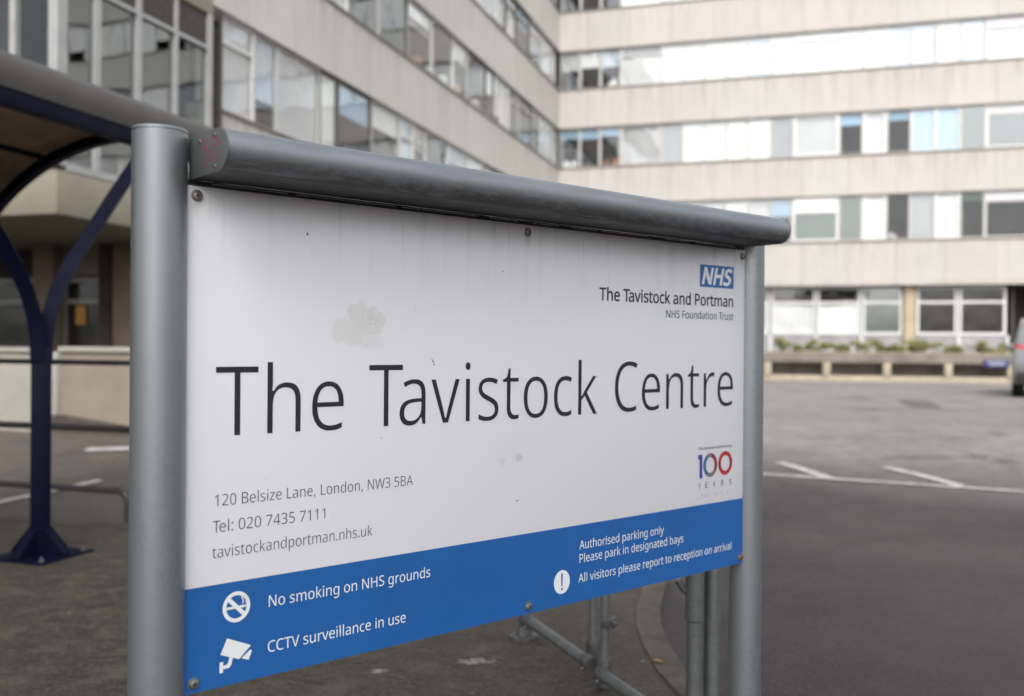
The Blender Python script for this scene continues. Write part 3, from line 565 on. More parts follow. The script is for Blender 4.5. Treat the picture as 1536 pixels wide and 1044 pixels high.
# ------------------------------------------------------------ lettering
GL = {}
for c, e in GLYPHS.items():
    a, p = e.split(';'); GL[c] = (int(a), [[tuple(int(q) for q in t.split(',')) for t in sp.split(' ')] for sp in p.split('|')] if p else [])
KERN = {'Ta': -100, 'Te': -100, 'Tr': -60, 'LV': -30, 'AV': -30, 'av': -8, 'W3': -8}
def text_parts(s, off, track=0):
    """2d mesh of one line in glyph units (verts, faces, xmin, xmax)"""
    cu = bpy.data.curves.new('text', 'CURVE'); cu.dimensions = '2D'; cu.fill_mode = 'FRONT'; cu.offset = off / 1000
    x = 0
    for i, ch in enumerate(s):
        adv, sp = GL[ch]
        if i: x += KERN.get(s[i - 1] + ch, 0)
        for poly in sp:
            S_ = cu.splines.new('POLY'); S_.points.add(len(poly) - 1)
            for k, (px_, py_) in enumerate(poly): S_.points[k].co = ((px_ + x) / 1000, py_ / 1000, 0, 1)
            S_.use_cyclic_u = True
        x += adv + track
    o = bpy.data.objects.new('text', cu); COL.objects.link(o)
    dg = bpy.context.evaluated_depsgraph_get(); me = bpy.data.meshes.new_from_object(o.evaluated_get(dg))
    vs = [(v.co.x * 1000, v.co.y * 1000) for v in me.vertices]; fs = [tuple(p.vertices) for p in me.polygons]
    bpy.data.objects.remove(o); bpy.data.curves.remove(cu); bpy.data.meshes.remove(me)
    return vs, fs

# ------------------------------------------------------------ the signboard
P0 = Vector((-.62886, 1.84011)); YAW = .858374; W = 1.8
E2 = Vector((sin(YAW), cos(YAW))); N2 = Vector((cos(YAW), -sin(YAW)))
base = P0 + E2 * (W / 2)
sign = empty('signboard', (base.x, base.y, 0), math.atan2(E2.y, E2.x))
tag(sign, 'large white and blue signboard with black lettering on two grey tubular posts', 'signboard')
def S(u, k, z): return (u - W / 2, -k, z + 1.5)      # u along the board, k towards the viewer, z above eye level
ZB, ZBAND, ZT = -.682, -.4774, .303
for uc in (-.044, W + .044):
    p = MB(); c = S(uc, -.02, 0); p.lathe([(.051, -.08), (.051, 1.897)], (c[0], c[1], 0), n=64)
    po = p.build('post', M['silver'], sign)
    q = MB(); q.lathe([(.0496, 1.897), (.0496, 1.8992), (.0512, 1.8998), (.0512, 1.9042), (.0498, 1.906), (0, 1.907)], (c[0], c[1], 0), n=64); q.build('post_cap', M['silver'], po)
    q = MB(); q.lathe([(.0514, .0), (.0524, .0), (.0524, .06), (.0514, .06)], (c[0], c[1], .04), n=48); q.build('base_collar', M['silver'], po)
pm = MB(); pm.box(S(.0, 0, ZB), S(W, -.006, ZT), M['panel']); panel = pm.build('panel', None, sign, bevel=.0012)
bk = MB()
for z0, z1 in ((ZB + .02, ZB + .06), (-.2, -.16), (ZT - .05, ZT - .01)): bk.box(S(.012, -.0065, z0), S(W - .012, -.034, z1))
for u0 in (.02, .87, W - .06): bk.box(S(u0, -.035, ZB + .02), S(u0 + .04, -.04, ZT))
bk.build('backing_frame', M['galv'], sign)
bb = MB(); bb.box(S(.0004, .0006, ZB + .0004), S(W - .0004, -.0015, ZBAND), M['blue']); bb.build('blue_band', None, panel)
# the roll hood: flat slab with a rounded front
K1, K0, HZ0, HZ1 = .168, -.004, .3145, .391
R_ = (HZ1 - HZ0) / 2; zc = (HZ0 + HZ1) / 2
prof = [(K0, HZ0)] + [(K1 - R_ + R_ * sin(a), zc - R_ * cos(a)) for a in [pi * i / 28 for i in range(29)]] + [(K0, HZ1)]
UA, UB = .0065, W - .006
hm = MB(); n = len(prof); A = [S(UA + .004, k, z) for k, z in prof]; B = [S(UB - .004, k, z) for k, z in prof]
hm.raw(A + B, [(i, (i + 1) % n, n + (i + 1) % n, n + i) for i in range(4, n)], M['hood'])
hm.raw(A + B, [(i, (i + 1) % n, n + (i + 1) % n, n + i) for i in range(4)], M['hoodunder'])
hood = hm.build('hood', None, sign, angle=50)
for u0, u1 in ((UA, UA + .0035), (UB - .0035, UB)):
    em = MB(); g_ = .0012
    pe = [(K0, HZ0 - g_)] + [(K1 - R_ + (R_ + g_) * sin(a), zc - (R_ + g_) * cos(a)) for a in [pi * i / 28 for i in range(29)]] + [(K0, HZ1 + g_)]
    em.prism([S(u0, k, z) for k, z in pe], Vector(S(u1, 0, 0)) - Vector(S(u0, 0, 0)), M['endcap'])
    ec = em.build('end_cap', None, hood, bevel=.0008)
for k, z in ((.116, .381), (.116, .3235), (.048, .379)):
    q = MB(); c = S(UA, k, z); ax = Vector(S(-1, 0, 0)) - Vector(S(0, 0, 0))
    q.lathe([(.0042, 0), (.0042, .001), (.003, .0022), (0, .0026)], c, ax, 14, M['screw'])
    for d in ((0, .0028, .0006), (0, .0006, .0028)): q.obox(Vector(c) + ax * .0022, ax * .0009, (0, d[1], 0), (0, 0, d[2]), M['dark'])
    q.build('cap_screw', None, hood)
# a scrawl in pink marker on the end plate
q = MB()
def scr(pts):
    for (a, b), (c, d) in zip(pts, pts[1:]):
        p, r = Vector(S(UA - .0005, a, b)), Vector(S(UA - .0005, c, d)); t = (r - p); t.normalize(); nn = Vector((1, 0, 0)).cross(t) * .0009
        q.face([p - nn - t * .0006, p + nn - t * .0006, r + nn + t * .0006, r - nn + t * .0006], M['pink'])
def kz(px_, py_): return (.062 + (px_ - 615) / 1604, .3905 - (py_ - 165 + (px_ - 615) * .26) / 3900)
for pts in ([(640, 200), (618, 205), (614, 270), (640, 268)], [(626, 205), (624, 400)], [(640, 270), (652, 300), (655, 370), (628, 405)], [(712, 182), (682, 196), (678, 255), (704, 250)],
            [(700, 195), (730, 235), (742, 232)], [(712, 182), (716, 360), (684, 362), (680, 275)], [(668, 345), (664, 280)]): scr([kz(*p) for p in pts])
q.build('marker_scrawl', None, hood, smooth=False)
ch = MB(); ch.box(S(.004, -.0012, ZT - .002), S(W - .004, -.03, HZ0 - .0007), M['dark'])
ch.build('hanger_channel', None, hood, smooth=False)
lp = MB(); u = .05
while u < W - .1:
    L_ = random.uniform(.08, .34); lp.box(S(u, -.0005, ZT + .0062), S(min(W - .05, u + L_), -.0011, ZT + .0071), M['alu']); u += L_ + random.uniform(.008, .09)
lp.build('gap_light_strip', None, hood, smooth=False)  # added bright strips imitate broken light through the gap under the hood
ax = Vector(S(0, 1, 0)) - Vector(S(0, 0, 0))
for i, (u, z) in enumerate(((.0206, .2842), (.88, .2842), (1.7848, .2842), (.0206, -.6627), (.8922, -.6627), (1.7848, -.6627))):
    q = MB(); c = Vector(S(u, .0002, z)); mm = M['rust'] if i == 5 else M['screw']
    q.lathe([(.0115, 0), (.0115, .0014), (.0098, .0018), (.0098, .0035), (.0085, .0058), (.005, .0072), (0, .0074)], c, ax, 28, mm)
    a_ = random.uniform(0, pi)
    for t in (a_, a_ + pi / 2):
        d = Vector((cos(t), 0, sin(t))); q.obox(c + ax * .0068, d * .0046, ax * .001, d.cross(ax) * .0009, M['dark'])
    q.build('screw', None, panel)

def letter(s, u0, u1, z, cap, off, m, name='lettering', k=.0008, mb=None, track=0, shear=0.0, sy_cap=573):
    vs, fs = text_parts(s, off, track)
    if shear: vs = [(x + y * shear, y) for x, y in vs]
    x0 = min(v[0] for v in vs); x1 = max(v[0] for v in vs); sx = (u1 - u0) / (x1 - x0); sy = cap / (sy_cap + 2 * off)
    own = mb is None; mb = mb or MB()
    mb.raw([S(u0 + (x - x0) * sx, k, z + (y + off) * sy) for x, y in vs], fs, m)
    if own: return mb.build(name, None, panel, smooth=False)
hd = MB()
for s, u0, u1, z in (('The', .0618, .3503, -.1848), ('Tavistock', .4146, 1.1352, -.1840), ('Centre', 1.2058, 1.7410, -.1822)): letter(s, u0, u1, z, .1368, -8, M['ink'], mb=hd)
hd.build('heading_lettering', None, panel, smooth=False)
letter('120 Belsize Lane, London, NW3 5BA', .0618, .5335, -.3225, .0223, -10, M['grey_ink'], 'address_lettering')
letter('Tel: 020 7435 7111', .0571, .307, -.374, .0223, -10, M['grey_ink'], 'address_lettering')
letter('tavistockandportman.nhs.uk', .0568, .4254, -.4244, .0223, -10, M['grey_ink'], 'address_lettering')
letter('No smoking on NHS grounds', .1776, .5845, -.5406, .0231, 0, M['white_ink'], 'notice_lettering', .0014)
letter('CCTV surveillance in use', .1762, .5162, -.6335, .0231, 0, M['white_ink'], 'notice_lettering', .0014)
letter('Authorised parking only', 1.0724, 1.4162, -.5425, .0229, 0, M['white_ink'], 'notice_lettering', .0014)
letter('Please park in designated bays', 1.0728, 1.5051, -.5785, .0229, 0, M['white_ink'], 'notice_lettering', .0014)
letter('All visitors please report to reception on arrival', 1.0697, 1.7389, -.6306, .0229, 0, M['white_ink'], 'notice_lettering', .0014)
letter('The Tavistock and Portman', 1.1412, 1.7377, .1226, .0350, 12, M['ink'], 'title_lettering')
letter('NHS Foundation Trust', 1.4192, 1.7400, .0825, .0224, 1, M['slate_ink'], 'title_lettering')
# the blue logo block with slanted white capitals
q = MB(); q.box(S(1.5735, .0006, .1797), S(1.7398, -.001, .2470), M['logo_blue']); lb = q.build('logo_block', None, panel)
q = MB(); letter('NHS', 1.5812, 1.7335, .1872, .0525, 30, M['white_ink'], mb=q, k=.0012, shear=.24, track=2); q.build('logo_lettering', None, panel, smooth=False)
# centenary logo
q = MB(); q.prism([S(u_, .0008, z_) for u_, z_ in ((1.5726, -.3262), (1.5922, -.3262), (1.5925, -.3972), (1.5795, -.3972), (1.5795, -.3395), (1.5726, -.3395))], ax * -.0004, M['digit_blue']); q.build('centenary_digit', None, panel, smooth=False)
def ring(name, uc, zc_, ru, rz, t, pick, k=.0008, parent=None, seg=60):
    q = MB()
    for i in range(seg):
        a, b = 2 * pi * i / seg, 2 * pi * (i + 1) / seg
        q.face([S(uc + ru * cos(a), k, zc_ + rz * sin(a)), S(uc + ru * cos(b), k, zc_ + rz * sin(b)), S(uc + (ru - t) * cos(b), k, zc_ + (rz - t) * sin(b)), S(uc + (ru - t) * cos(a), k, zc_ + (rz - t) * sin(a))], pick(math.degrees(a) % 360))
    return q.build(name, None, parent or panel, smooth=False)
ring('centenary_digit', 1.6308, -.3602, .0338, .0366, .0125, lambda d: M['digit_teal'] if 125 < d < 235 else M['digit_crimson'] if d < 72 or d > 318 else M['digit_photo'])
ring('centenary_digit', 1.7055, -.3595, .0350, .0366, .0125, lambda d: M['digit_crimson'] if (160 < d < 205 or d > 335 or d < 20) else M['digit_red'])
q = MB()
for c, u_ in zip('YEARS', (1.5726, 1.6085, 1.6445, 1.6850, 1.7260)): letter(c, u_, u_ + .0125, -.4285, .0181, -12, M['grey_ink'], mb=q)
q.build('logo_lettering', None, panel, smooth=False)
letter('The Tavistock and Portman', 1.5726, 1.7395, -.3118, .0085, 0, M['grey_ink'], 'logo_lettering')
q = MB(); u = 1.574
for wd in (4, 2, 4):                                  # last line of the logo is worn away to illegible flecks
    for i in range(wd):
        for h0, h1 in ((0, .004), (.006, .0125)):
            if random.random() < .8: q.box(S(u + random.uniform(0, .004), .0003, -.4585 + h0), S(u + .0065, .0008, -.4585 + h1 - random.uniform(0, .003)), M['faint'])
        u += .0145
    u += .012
q.build('worn_print', None, panel, smooth=False)
# no smoking sign
ring('no_smoking_symbol', .1077, -.528, .0292, .0308, .0078, lambda d: M['white_ink'], .0014)
q = MB(); c = Vector(S(.1077, .0015, -.528)); d = Vector((cos(radians(-46)), 0, sin(radians(-46)))); nn = Vector((-d.z, 0, d.x))
q.face([c - d * .0235 - nn * .0042, c + d * .0235 - nn * .0042, c + d * .0235 + nn * .0042, c - d * .0235 + nn * .0042], M['white_ink'])
for (a, b, z0, z1) in ((.0868, .1040, -.5315, -.5265), (.1130, .1245, -.5315, -.5265), (.1255, .1285, -.5315, -.5265)): q.box(S(a, .0012, z0), S(b, .0014, z1), M['white_ink'])
for uu in (.119, .1262):
    pts = [(uu + .002 * sin(i * 1.1), -.5235 + i * .0036) for i in range(5)]
    for (a, b), (c2, d2) in zip(pts, pts[1:]): q.face([S(a, .0014, b), S(a + .0026, .0014, b), S(c2 + .0026, .0014, d2), S(c2, .0014, d2)], M['white_ink'])
q.build('cigarette_symbol', None, panel, smooth=False)
# camera sign
q = MB()
for poly in ([(.0883, -.5876), (.1392, -.611), (.1141, -.6342), (.0746, -.6179)], [(.1384, -.6194), (.1415, -.6226), (.1344, -.6395), (.119, -.6334)],
             [(.0936, -.6255), (.1007, -.6287), (.0978, -.6414), (.0928, -.647), (.0815, -.6475), (.0807, -.6406), (.0887, -.6395), (.0920, -.6330)], [(.0735, -.6325), (.0806, -.6325), (.0806, -.6540), (.0727, -.6540)]):
    q.face([S(a, .0014, b) for a, b in poly], M['white_ink'])
q.build('camera_symbol', None, panel, smooth=False)
q = MB(); q.face([S(1.0088 + .0288 * cos(a), .0014, -.6192 + .0310 * sin(a)) for a in [2 * pi * i / 48 for i in range(48)]], M['white_ink'])
q.face([S(1.0060, .0017, -.597), S(1.0116, .0017, -.597), S(1.0108, .0017, -.630), S(1.0068, .0017, -.630)], M['blue']); q.box(S(1.0062, .0014, -.6405), S(1.0114, .0017, -.6350), M['blue'])
q.build('warning_symbol', None, panel, smooth=False)
# small chips in the face
q = MB()
for u_, z_, w_, h_, r_ in ((.2601, .2294, .0016, .006, .1), (.588, -.040, .0014, .005, .5), (.591, -.047, .0012, .004, -.4), (.4479, -.2103, .0013, .0018, 0), (.7985, .1813, .002, .002, .3), (.852, -.3907, .0035, .0022, .5), (.585, -.035, .001, .002, 0), (1.50, .19, .0012, .0014, 0)):
    d = Vector((cos(r_), 0, sin(r_))); c = Vector(S(u_, .0007, z_)); q.obox(c, d * w_, ax * .0003, Vector((-d.z, 0, d.x)) * h_ * .5, M['grey_ink'])
q.build('paint_chips', None, panel, smooth=False)

# ------------------------------------------------------------ tubular barrier behind the board
bar = empty('tubular_barrier', (.34, 4.1, 0)); bar['label'] = 'low galvanised tube barrier with clamped joints under the signboard'; bar['category'] = 'barrier'
def B_(x, y, z): return (x - .34, y - 4.1, z)
def tube_part(name, path, r, parent, m='galv', n=18):
    q = MB(); q.tube(path, r, n); return q.build(name, M[m], parent)
tube_part('rail', [B_(.085, 4.70, .150), B_(.345, 4.10, .135)], .0255, bar)
tube_part('rail', [B_(.385, 4.02, .118), B_(.60, 3.50, .118), B_(.80, 3.0, .118)], .0255, bar)
tube_part('upright', [B_(.071, 4.74, .10)] + [B_(.071, 4.74, .75)], .0255, bar)
tube_part('upright', [B_(.405, 4.06, .02), B_(.405, 4.06, .95)], .0200, bar)
tube_part('upright', [B_(.385, 4.42, .04), B_(.385, 4.42, .95)], .0200, bar)
tube_part('rail', [B_(.405, 4.06, .62), B_(.071, 4.74, .62)], .0200, bar)
def clamp(c, ax_, r=.031, L_=.075, lug=True):
    q = MB(); c = Vector(c); a = Vector(ax_).normalized(); q.lathe([(r * .93, -L_ / 2), (r, -L_ / 2 + .006), (r, L_ / 2 - .006), (r * .93, L_ / 2)], c, a, 20)
    if lug:
        s_ = a.orthogonal().normalized(); q.lathe([(.008, 0), (.008, .012), (.005, .014), (0, .014)], c + s_ * (r - .002), s_, 6)
    return q.build('clamp', M['galvdark'], bar)
rd = Vector((.345 - .085, 4.10 - 4.70, -.015))
clamp(B_(.075, 4.73, .165), (0, 0, 1), .031, .1); clamp(B_(.10, 4.665, .148), rd, .03, .06); clamp(B_(.338, 4.115, .137), rd, .031, .06)
clamp(B_(.405, 4.06, .125), (0, 0, 1), .03, .1); clamp(B_(.392, 4.005, .119), (.215, -.52, 0), .031, .06); clamp(B_(.385, 4.42, .10), (0, 0, 1), .03, .09)
q = MB(); q.obox(B_(.418, 4.04, .33), (.028, -.01, 0), (.008, .024, 0), (0, 0, .02)); q.lathe([(.012, 0), (.012, .02), (.007, .026), (0, .026)], B_(.43, 4.02, .335), (.5, -.86, 0), 6); q.build('bolt_clamp', M['galvdark'], bar, bevel=.003)
for x, y in ((.071, 4.74), (-.19, 5.0)):
    q = MB(); q.lathe([(.075, PZ), (.075, PZ + .012), (.04, PZ + .018), (.034, PZ + .06), (.0225, PZ + .062), (.0225, PZ + .14)], B_(x, y, 0), n=24); q.build('foot_flange', M['galvdark'], bar)
tube_part('upright', [B_(-.19, 5.0, PZ + .05), B_(-.19, 5.0, .62)], .0255, bar)
def gate_post(x, y, r, h, label, sleeve):
    o = empty('gate_post', (x, y, 0)); tag(o, label, 'post', 'steel tube posts behind the signboard')
    tube_part('tube', [(0, 0, -.1), (0, 0, h)], r, o, n=28)
    q = MB(); q.lathe([(r + .001, h), (r + .001, h + .004), (r * .6, h + .012), (0, h + .014)], (0, 0, 0), n=28); q.build('cap', M['galv'], o)
    if sleeve:
        q = MB(); q.lathe([(r + .0005, .46), (r + .006, .465), (r + .006, .9), (r + .0005, .905)], (0, 0, 0), n=28); q.build('sleeve', M['galv'], o)
        tube_part('bent_arm', [(-.02, 0, .52)] + [tuple(p) for p in bez((-.02, 0, .56), (-.075, .01, .60), (-.10, .02, .70))] + [(-.10, .02, .8)], .012, o, 'galvdark', 12)
        q = MB(); q.obox((-.075, -.01, .63), (.016, 0, 0), (0, .01, 0), (0, 0, .018)); q.build('latch', M['alu'], o, bevel=.003)
gate_post(.70, 3.62, .0295, 1.0, 'left galvanised tube post with thicker sleeve and bent arm, beside the sign post', True)
gate_post(.775, 3.66, .0305, 1.0, 'plain galvanised tube post between the sleeved post and the right sign post', False)

# ------------------------------------------------------------ cycle shelter on the left
BYAW = .295177
EL = Vector((-sin(BYAW), -cos(BYAW))); ER = Vector((cos(BYAW), -sin(BYAW)))
shel = empty('cycle_shelter', (-3.177, 6.455, 0), math.atan2(-EL.y, -EL.x))
tag(shel, 'navy steel shelter with forked post, curved ribs and grey fascia', 'shelter')
# local axes: x = away from the viewer along the eave (u), y = to the left / back (w)
def ribz(w): return 1.21 + (1.85 ** 2 - min(w, 1.85) ** 2) ** .5 - .01
PU = (0.0, -3.0)
for pu in PU:
    q = MB(); q.tube([(pu, 0, PZ + .01), (pu, 0, 1.46)], .062, sq=True); po = q.build('post', M['navy'], shel, bevel=.008)
    for sg in (-1, 1):
        path = [(pu + sg * a, 0, c) for a, c in ((.03, 1.36), (.035, 1.5), (.07, 1.68), (.135, 1.84), (.227, 1.99), (.35, 2.15), (.486, 2.31), (.67, 2.54), (.875, 2.785), (1.08, 3.02))]
        q = MB(); q.tube(path, .047, sq=True); q.build('arm', M['navy'], shel)
    q = MB(); q.box((pu - .24, -.24, PZ), (pu + .24, .24, PZ + .014)); q.build('base_plate', M['navy'], po, bevel=.003)
    for dx in (-.19, .19):
        for dy in (-.19, .19):
            q = MB(); q.lathe([(.02, 0), (.02, .004), (.013, .0045), (.013, .016), (.006, .018), (.006, .03), (0, .031)], (pu + dx, dy, PZ + .014), n=12); q.build('anchor_bolt', M['galvdark'], po)
    for dx, dy in ((1, 0), (-1, 0), (0, 1), (0, -1)):
        t = Vector((-dy, dx, 0)) * .03; p = [Vector((pu + dx * .06, dy * .06, PZ + .015)), Vector((pu + dx * .215, dy * .215, PZ + .015)), Vector((pu + dx * .215, dy * .215, PZ + .03)), Vector((pu + dx * .06, dy * .06, PZ + .20))]
        q = MB(); q.prism([v - t for v in p], t * 2); q.build('gusset', M['navy'], po)
q = MB(); q.box((-5.2, -.045, 3.005), (2.2, .045, 3.115)); q.build('eave_beam', M['navy'], shel, bevel=.006)
q = MB(); fp_ = [(-.05, 3.118), (-.075, 3.2), (-.07, 3.29), (-.04, 3.345), (.0, 3.352), (-.02, 3.29), (-.03, 3.2), (-.02, 3.118)]
q.prism([(-5.2, a, b) for a, b in fp_], (7.4, 0, 0)); q.build('fascia', M['fascia'], shel, angle=60)
ws = [1.85 * sin(pi / 2 * i / 22) for i in range(23)]
q = MB(); vs = []
for u_ in (-5.2, .92):
    for w_ in ws: vs.append((u_, w_, ribz(w_) + .065))
n = len(ws); vs += [(a, b, c + .012) for a, b, c in vs]
q.raw(vs, [(i, i + 1, n + i + 1, n + i) for i in range(n - 1)] + [(2 * n + i, 3 * n + i, 3 * n + i + 1, 2 * n + i + 1) for i in range(n - 1)] + [(i, 2 * n + i, 2 * n + i + 1, i + 1) for i in range(n - 1)] + [(n + i, n + i + 1, 3 * n + i + 1, 3 * n + i) for i in range(n - 1)])
q.build('roof_sheet', M['sheet'], shel)
for u_ in (.87, -1.1, -3.0, -5.1):
    q = MB(); q.tube([(u_, w_, ribz(w_) + .02) for w_ in ws] + [(u_, 1.85, .6), (u_, 1.85, PZ)], .038, sq=True); q.build('rib', M['navy'], shel)
for w_ in (.75, 1.4):
    q = MB(); q.box((-5.1, w_ - .02, ribz(w_) + .02), (.86, w_ + .02, ribz(w_) + .055)); q.build('purlin', M['navy'], shel)

rl = empty('cycle_railing', (-3.06, 7.63, 0), math.atan2(-ER.y, -ER.x) )
tag(rl, 'dark three-rail tube railing closing the end of the navy shelter', 'railing')
# local x runs left along the railing
for z_ in (1.33, .80):
    tube_part('rail', [(-.28, 0, z_), (3.2, 0, z_)], .022 if z_ > 1 else .027, rl, 'rail', 14)
tube_part('rail', [(3.2, 0, .305), (.10, 0, .305)] + [tuple(p) for p in bez((.10, 0, .305), (.0, 0, .305), (.0, 0, .2), 8)] + [(0, 0, .0)], .026, rl, 'rail', 14)
for x_ in (-.28, 3.2): tube_part('rail_post', [(x_, 0, -.02), (x_, 0, 1.38)], .028, rl, 'rail', 14)

# ------------------------------------------------------------ the office building
OX, OY = 1.905, 40.0
bld = empty('office_building', (OX, OY, 0), math.atan2(ER.y, ER.x))
tag(bld, 'concrete office building of two wings with pale spandrel bands and ribbon windows', 'building')
def fp(wing, s, out, z): return (s, -out, z) if wing == 'R' else (out, -s, z)
def fbox(mb, wing, s0, s1, o0, o1, z0, z1, m=None): mb.box(fp(wing, s0, o0, z0), fp(wing, s1, o1, z1), m)
SP = [(3.88, 5.55), (7.35, 8.85), (10.54, 12.10), (13.75, 15.35), (17.0, 19.2)]
LEN = {'R': 36.0, 'L': 28.1}
for wing in 'RL':
    for i, (a, b) in enumerate(SP):
        q = MB(); e0 = -.26 if wing == 'L' else 0.0
        fbox(q, wing, e0, LEN[wing] if not (wing == 'L' and i == 0) else 24.9, 0, -.26, a, b); q.build('spandrel_band', M['concrete'], bld, smooth=False)
        if i < 4:
            q = MB(); fbox(q, wing, .05, (LEN[wing] if not (wing == 'L' and i == 0) else 24.9), .045, -.25, b + .002, b + .05); q.build('sill', M['soffit'], bld, smooth=False)
    # rooms behind the glass
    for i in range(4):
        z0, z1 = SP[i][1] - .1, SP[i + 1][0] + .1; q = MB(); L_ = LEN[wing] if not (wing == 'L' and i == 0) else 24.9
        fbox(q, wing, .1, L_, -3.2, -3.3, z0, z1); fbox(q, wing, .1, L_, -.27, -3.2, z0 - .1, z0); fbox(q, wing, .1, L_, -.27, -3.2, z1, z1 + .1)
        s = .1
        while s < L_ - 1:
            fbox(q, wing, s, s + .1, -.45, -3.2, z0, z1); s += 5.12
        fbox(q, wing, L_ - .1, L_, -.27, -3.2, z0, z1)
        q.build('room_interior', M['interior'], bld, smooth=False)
q = MB(); q.box((-12, -28.0, 19.2), (-.26, 12, 19.35)); q.box((-.26, .26, 19.2), (36, 12, 19.35)); q.box((-12, -28, 3.6), (-11.9, 12, 19.2)); q.box((35.75, .27, .3), (35.99, 12, 19.2)); q.box((-12, 11.9, .3), (36, 12, 19.2)); q.build('roof', M['soffit'], bld, smooth=False)

def window(name, wing, s0, s1, z0, z1, blind=None, frac=1.0, fm='gframe', bw=.05, transom=None, tm=None, rec=.11, gl='glass', bottom=0.0, item=None, mull=()):
    q = MB(); g = .004
    a, b, c, d = s0 + g, s1 - g, z0 + g, z1 - g; o0, o1 = -rec, -rec - .06
    fbox(q, wing, a, a + bw, o0, o1, c, d); fbox(q, wing, b - bw, b, o0, o1, c, d)
    fbox(q, wing, a + bw, b - bw, o0, o1, c, c + bw); fbox(q, wing, a + bw, b - bw, o0, o1, d - bw, d)
    if transom:
        zt = c + (d - c) * transom; fbox(q, wing, a + bw, b - bw, o0 - .003, o1, zt - bw * .5, zt + bw * .5)
    for mu in mull: fbox(q, wing, mu - bw * .5, mu + bw * .5, o0 - .003, o1, c + bw, d - bw)
    w = q.build(name, M[fm], bld, smooth=False)
    q = MB(); fbox(q, wing, a + bw - .005, b - bw + .005, -rec - .028, -rec - .034, c + bw - .005, d - bw + .005); q.build('pane', M[gl], w, smooth=False)
    if tm:
        q = MB(); fbox(q, wing, a + bw, b - bw, -rec - .012, -rec - .022, zt, d - bw); q.build('infill_panel', M['b_' + tm], w, smooth=False)
    if blind:
        h = (d - c) * frac; q = MB(); fbox(q, wing, a + .01, b - .01, -rec - .09, -rec - .10, d - h + .01, d - .01 - (d - c) * bottom); q.build('blind', M['b_' + blind], w, smooth=False)
    if item:
        q = MB(); sm = (a + b) / 2
        for _ in range(3):
            so = random.uniform(a + .1, b - .3); hh = random.uniform(.15, .4); fbox(q, wing, so, so + random.uniform(.12, .25), -rec - .12, -rec - .3, c + .03, c + .03 + hh, M['b_' + item])
        q.build('window_sill_item', None, w, smooth=False)
    return w
UN = .8533
cols = []; s = 0.0
for pat in ('111', 'L', '111111', 'L', '111111', 'L', '111'):
    for ch_ in pat: cols.append((s, s + UN * (2 if ch_ == 'L' else 1), ch_)); s += UN * (2 if ch_ == 'L' else 1)
O_ = lambda **k: k
D_ = O_(gl='glassd')                                             # dark, no blind
W1 = O_(blind='white', fm='wframe'); WC = O_(blind='cream', fm='wframe'); PL = O_(blind='pale'); GR = O_(blind='grey'); PB = O_(blind='pblue', fm='wframe'); BL = O_(blind='blue')
rows = {
    0: [O_(blind='pale', frac=.5), PL, W1, WC, GR, PL, PL, W1, PL, O_(blind='blue', frac=.42), O_(blind='green', fm='wframe', bw=.09, transom=.66, tm='white'), O_(blind='green', gl='glass'), O_(fm='wframe', bw=.12, blind='white', bottom=.0), O_(item='pale', gl='glassd'), GR,
        O_(blind='pale', fm='wframe', bw=.09), O_(blind='green', frac=.2, gl='glassd'), O_(fm='gframe', bw=.07, transom=.78, tm='pale', gl='glassd'), W1, PL, D_],
    1: [O_(blind='blue', frac=.26, item='white'), O_(blind='blue', frac=.28), O_(blind='blue', frac=.22, item='orange'), O_(blind='pale', bw=.1), GR, W1, W1, O_(blind='cream'), W1, GR, O_(blind='pale', fm='wframe', bw=.13), O_(blind='blue', frac=.3, gl='glassd'), O_(blind='pale', fm='wframe', bw=.12),
        O_(blind='blue', frac=.24, gl='glassd'), O_(blind='blue', fm='wframe', bw=.06), O_(blind='blue', fm='wframe', bw=.06), O_(gl='glassb', blind='green'), O_(gl='glassb', blind='green', fm='wframe', bw=.09, transom=.8, tm='pale'), W1, GR, D_],
    2: [O_(blind='pale', frac=.5, fm='gframe'), O_(blind='white', frac=.45), O_(blind='pblue', frac=.46, item='cream'), O_(blind='white', fm='wframe', transom=.78, tm='grey'), W1, WC, W1, W1, PB, W1, O_(blind='white', fm='wframe', transom=.8), W1, WC, PB, O_(blind='pblue', frac=1), WC, O_(blind='pblue'),
        O_(blind='white', fm='wframe', transom=.75, tm='pale'), W1, W1, PB],
    3: [O_(blind='pale', frac=.4), O_(blind='pale', frac=.6), O_(blind='blue', frac=.5), W1, W1, WC, W1, PL, W1, W1, W1, WC, W1, PB, W1, W1, PL, W1, W1, PB, W1],
}
for r, sty in rows.items():
    z0, z1 = SP[r][1] + .05, SP[r + 1][0]
    for (s0, s1, k), st in zip(cols, sty):
        if s0 < 17.6: window('picture_window' if k == 'L' else 'casement_window', 'R', s0, s1, z0, z1, **st)
    # the rest of the row runs on out of view: one strip of frames and blinds
    q = MB(); s = 17.92
    while s < 35.5:
        w_ = UN * random.choice((1, 1, 2)); fbox(q, 'R', s, s + .06, -.11, -.17, z0, z1, M['gframe'])
        if True: fbox(q, 'R', s + .07, s + w_ - .02, -.14, -.15, z0 + .05 + (z1 - z0) * random.choice((0, 0, 0, .3)), z1, M[random.choice(('b_white', 'b_cream', 'b_pale', 'b_grey'))])
        s += w_
    q.build('window_strip', None, bld, smooth=False)['kind'] = 'stuff'
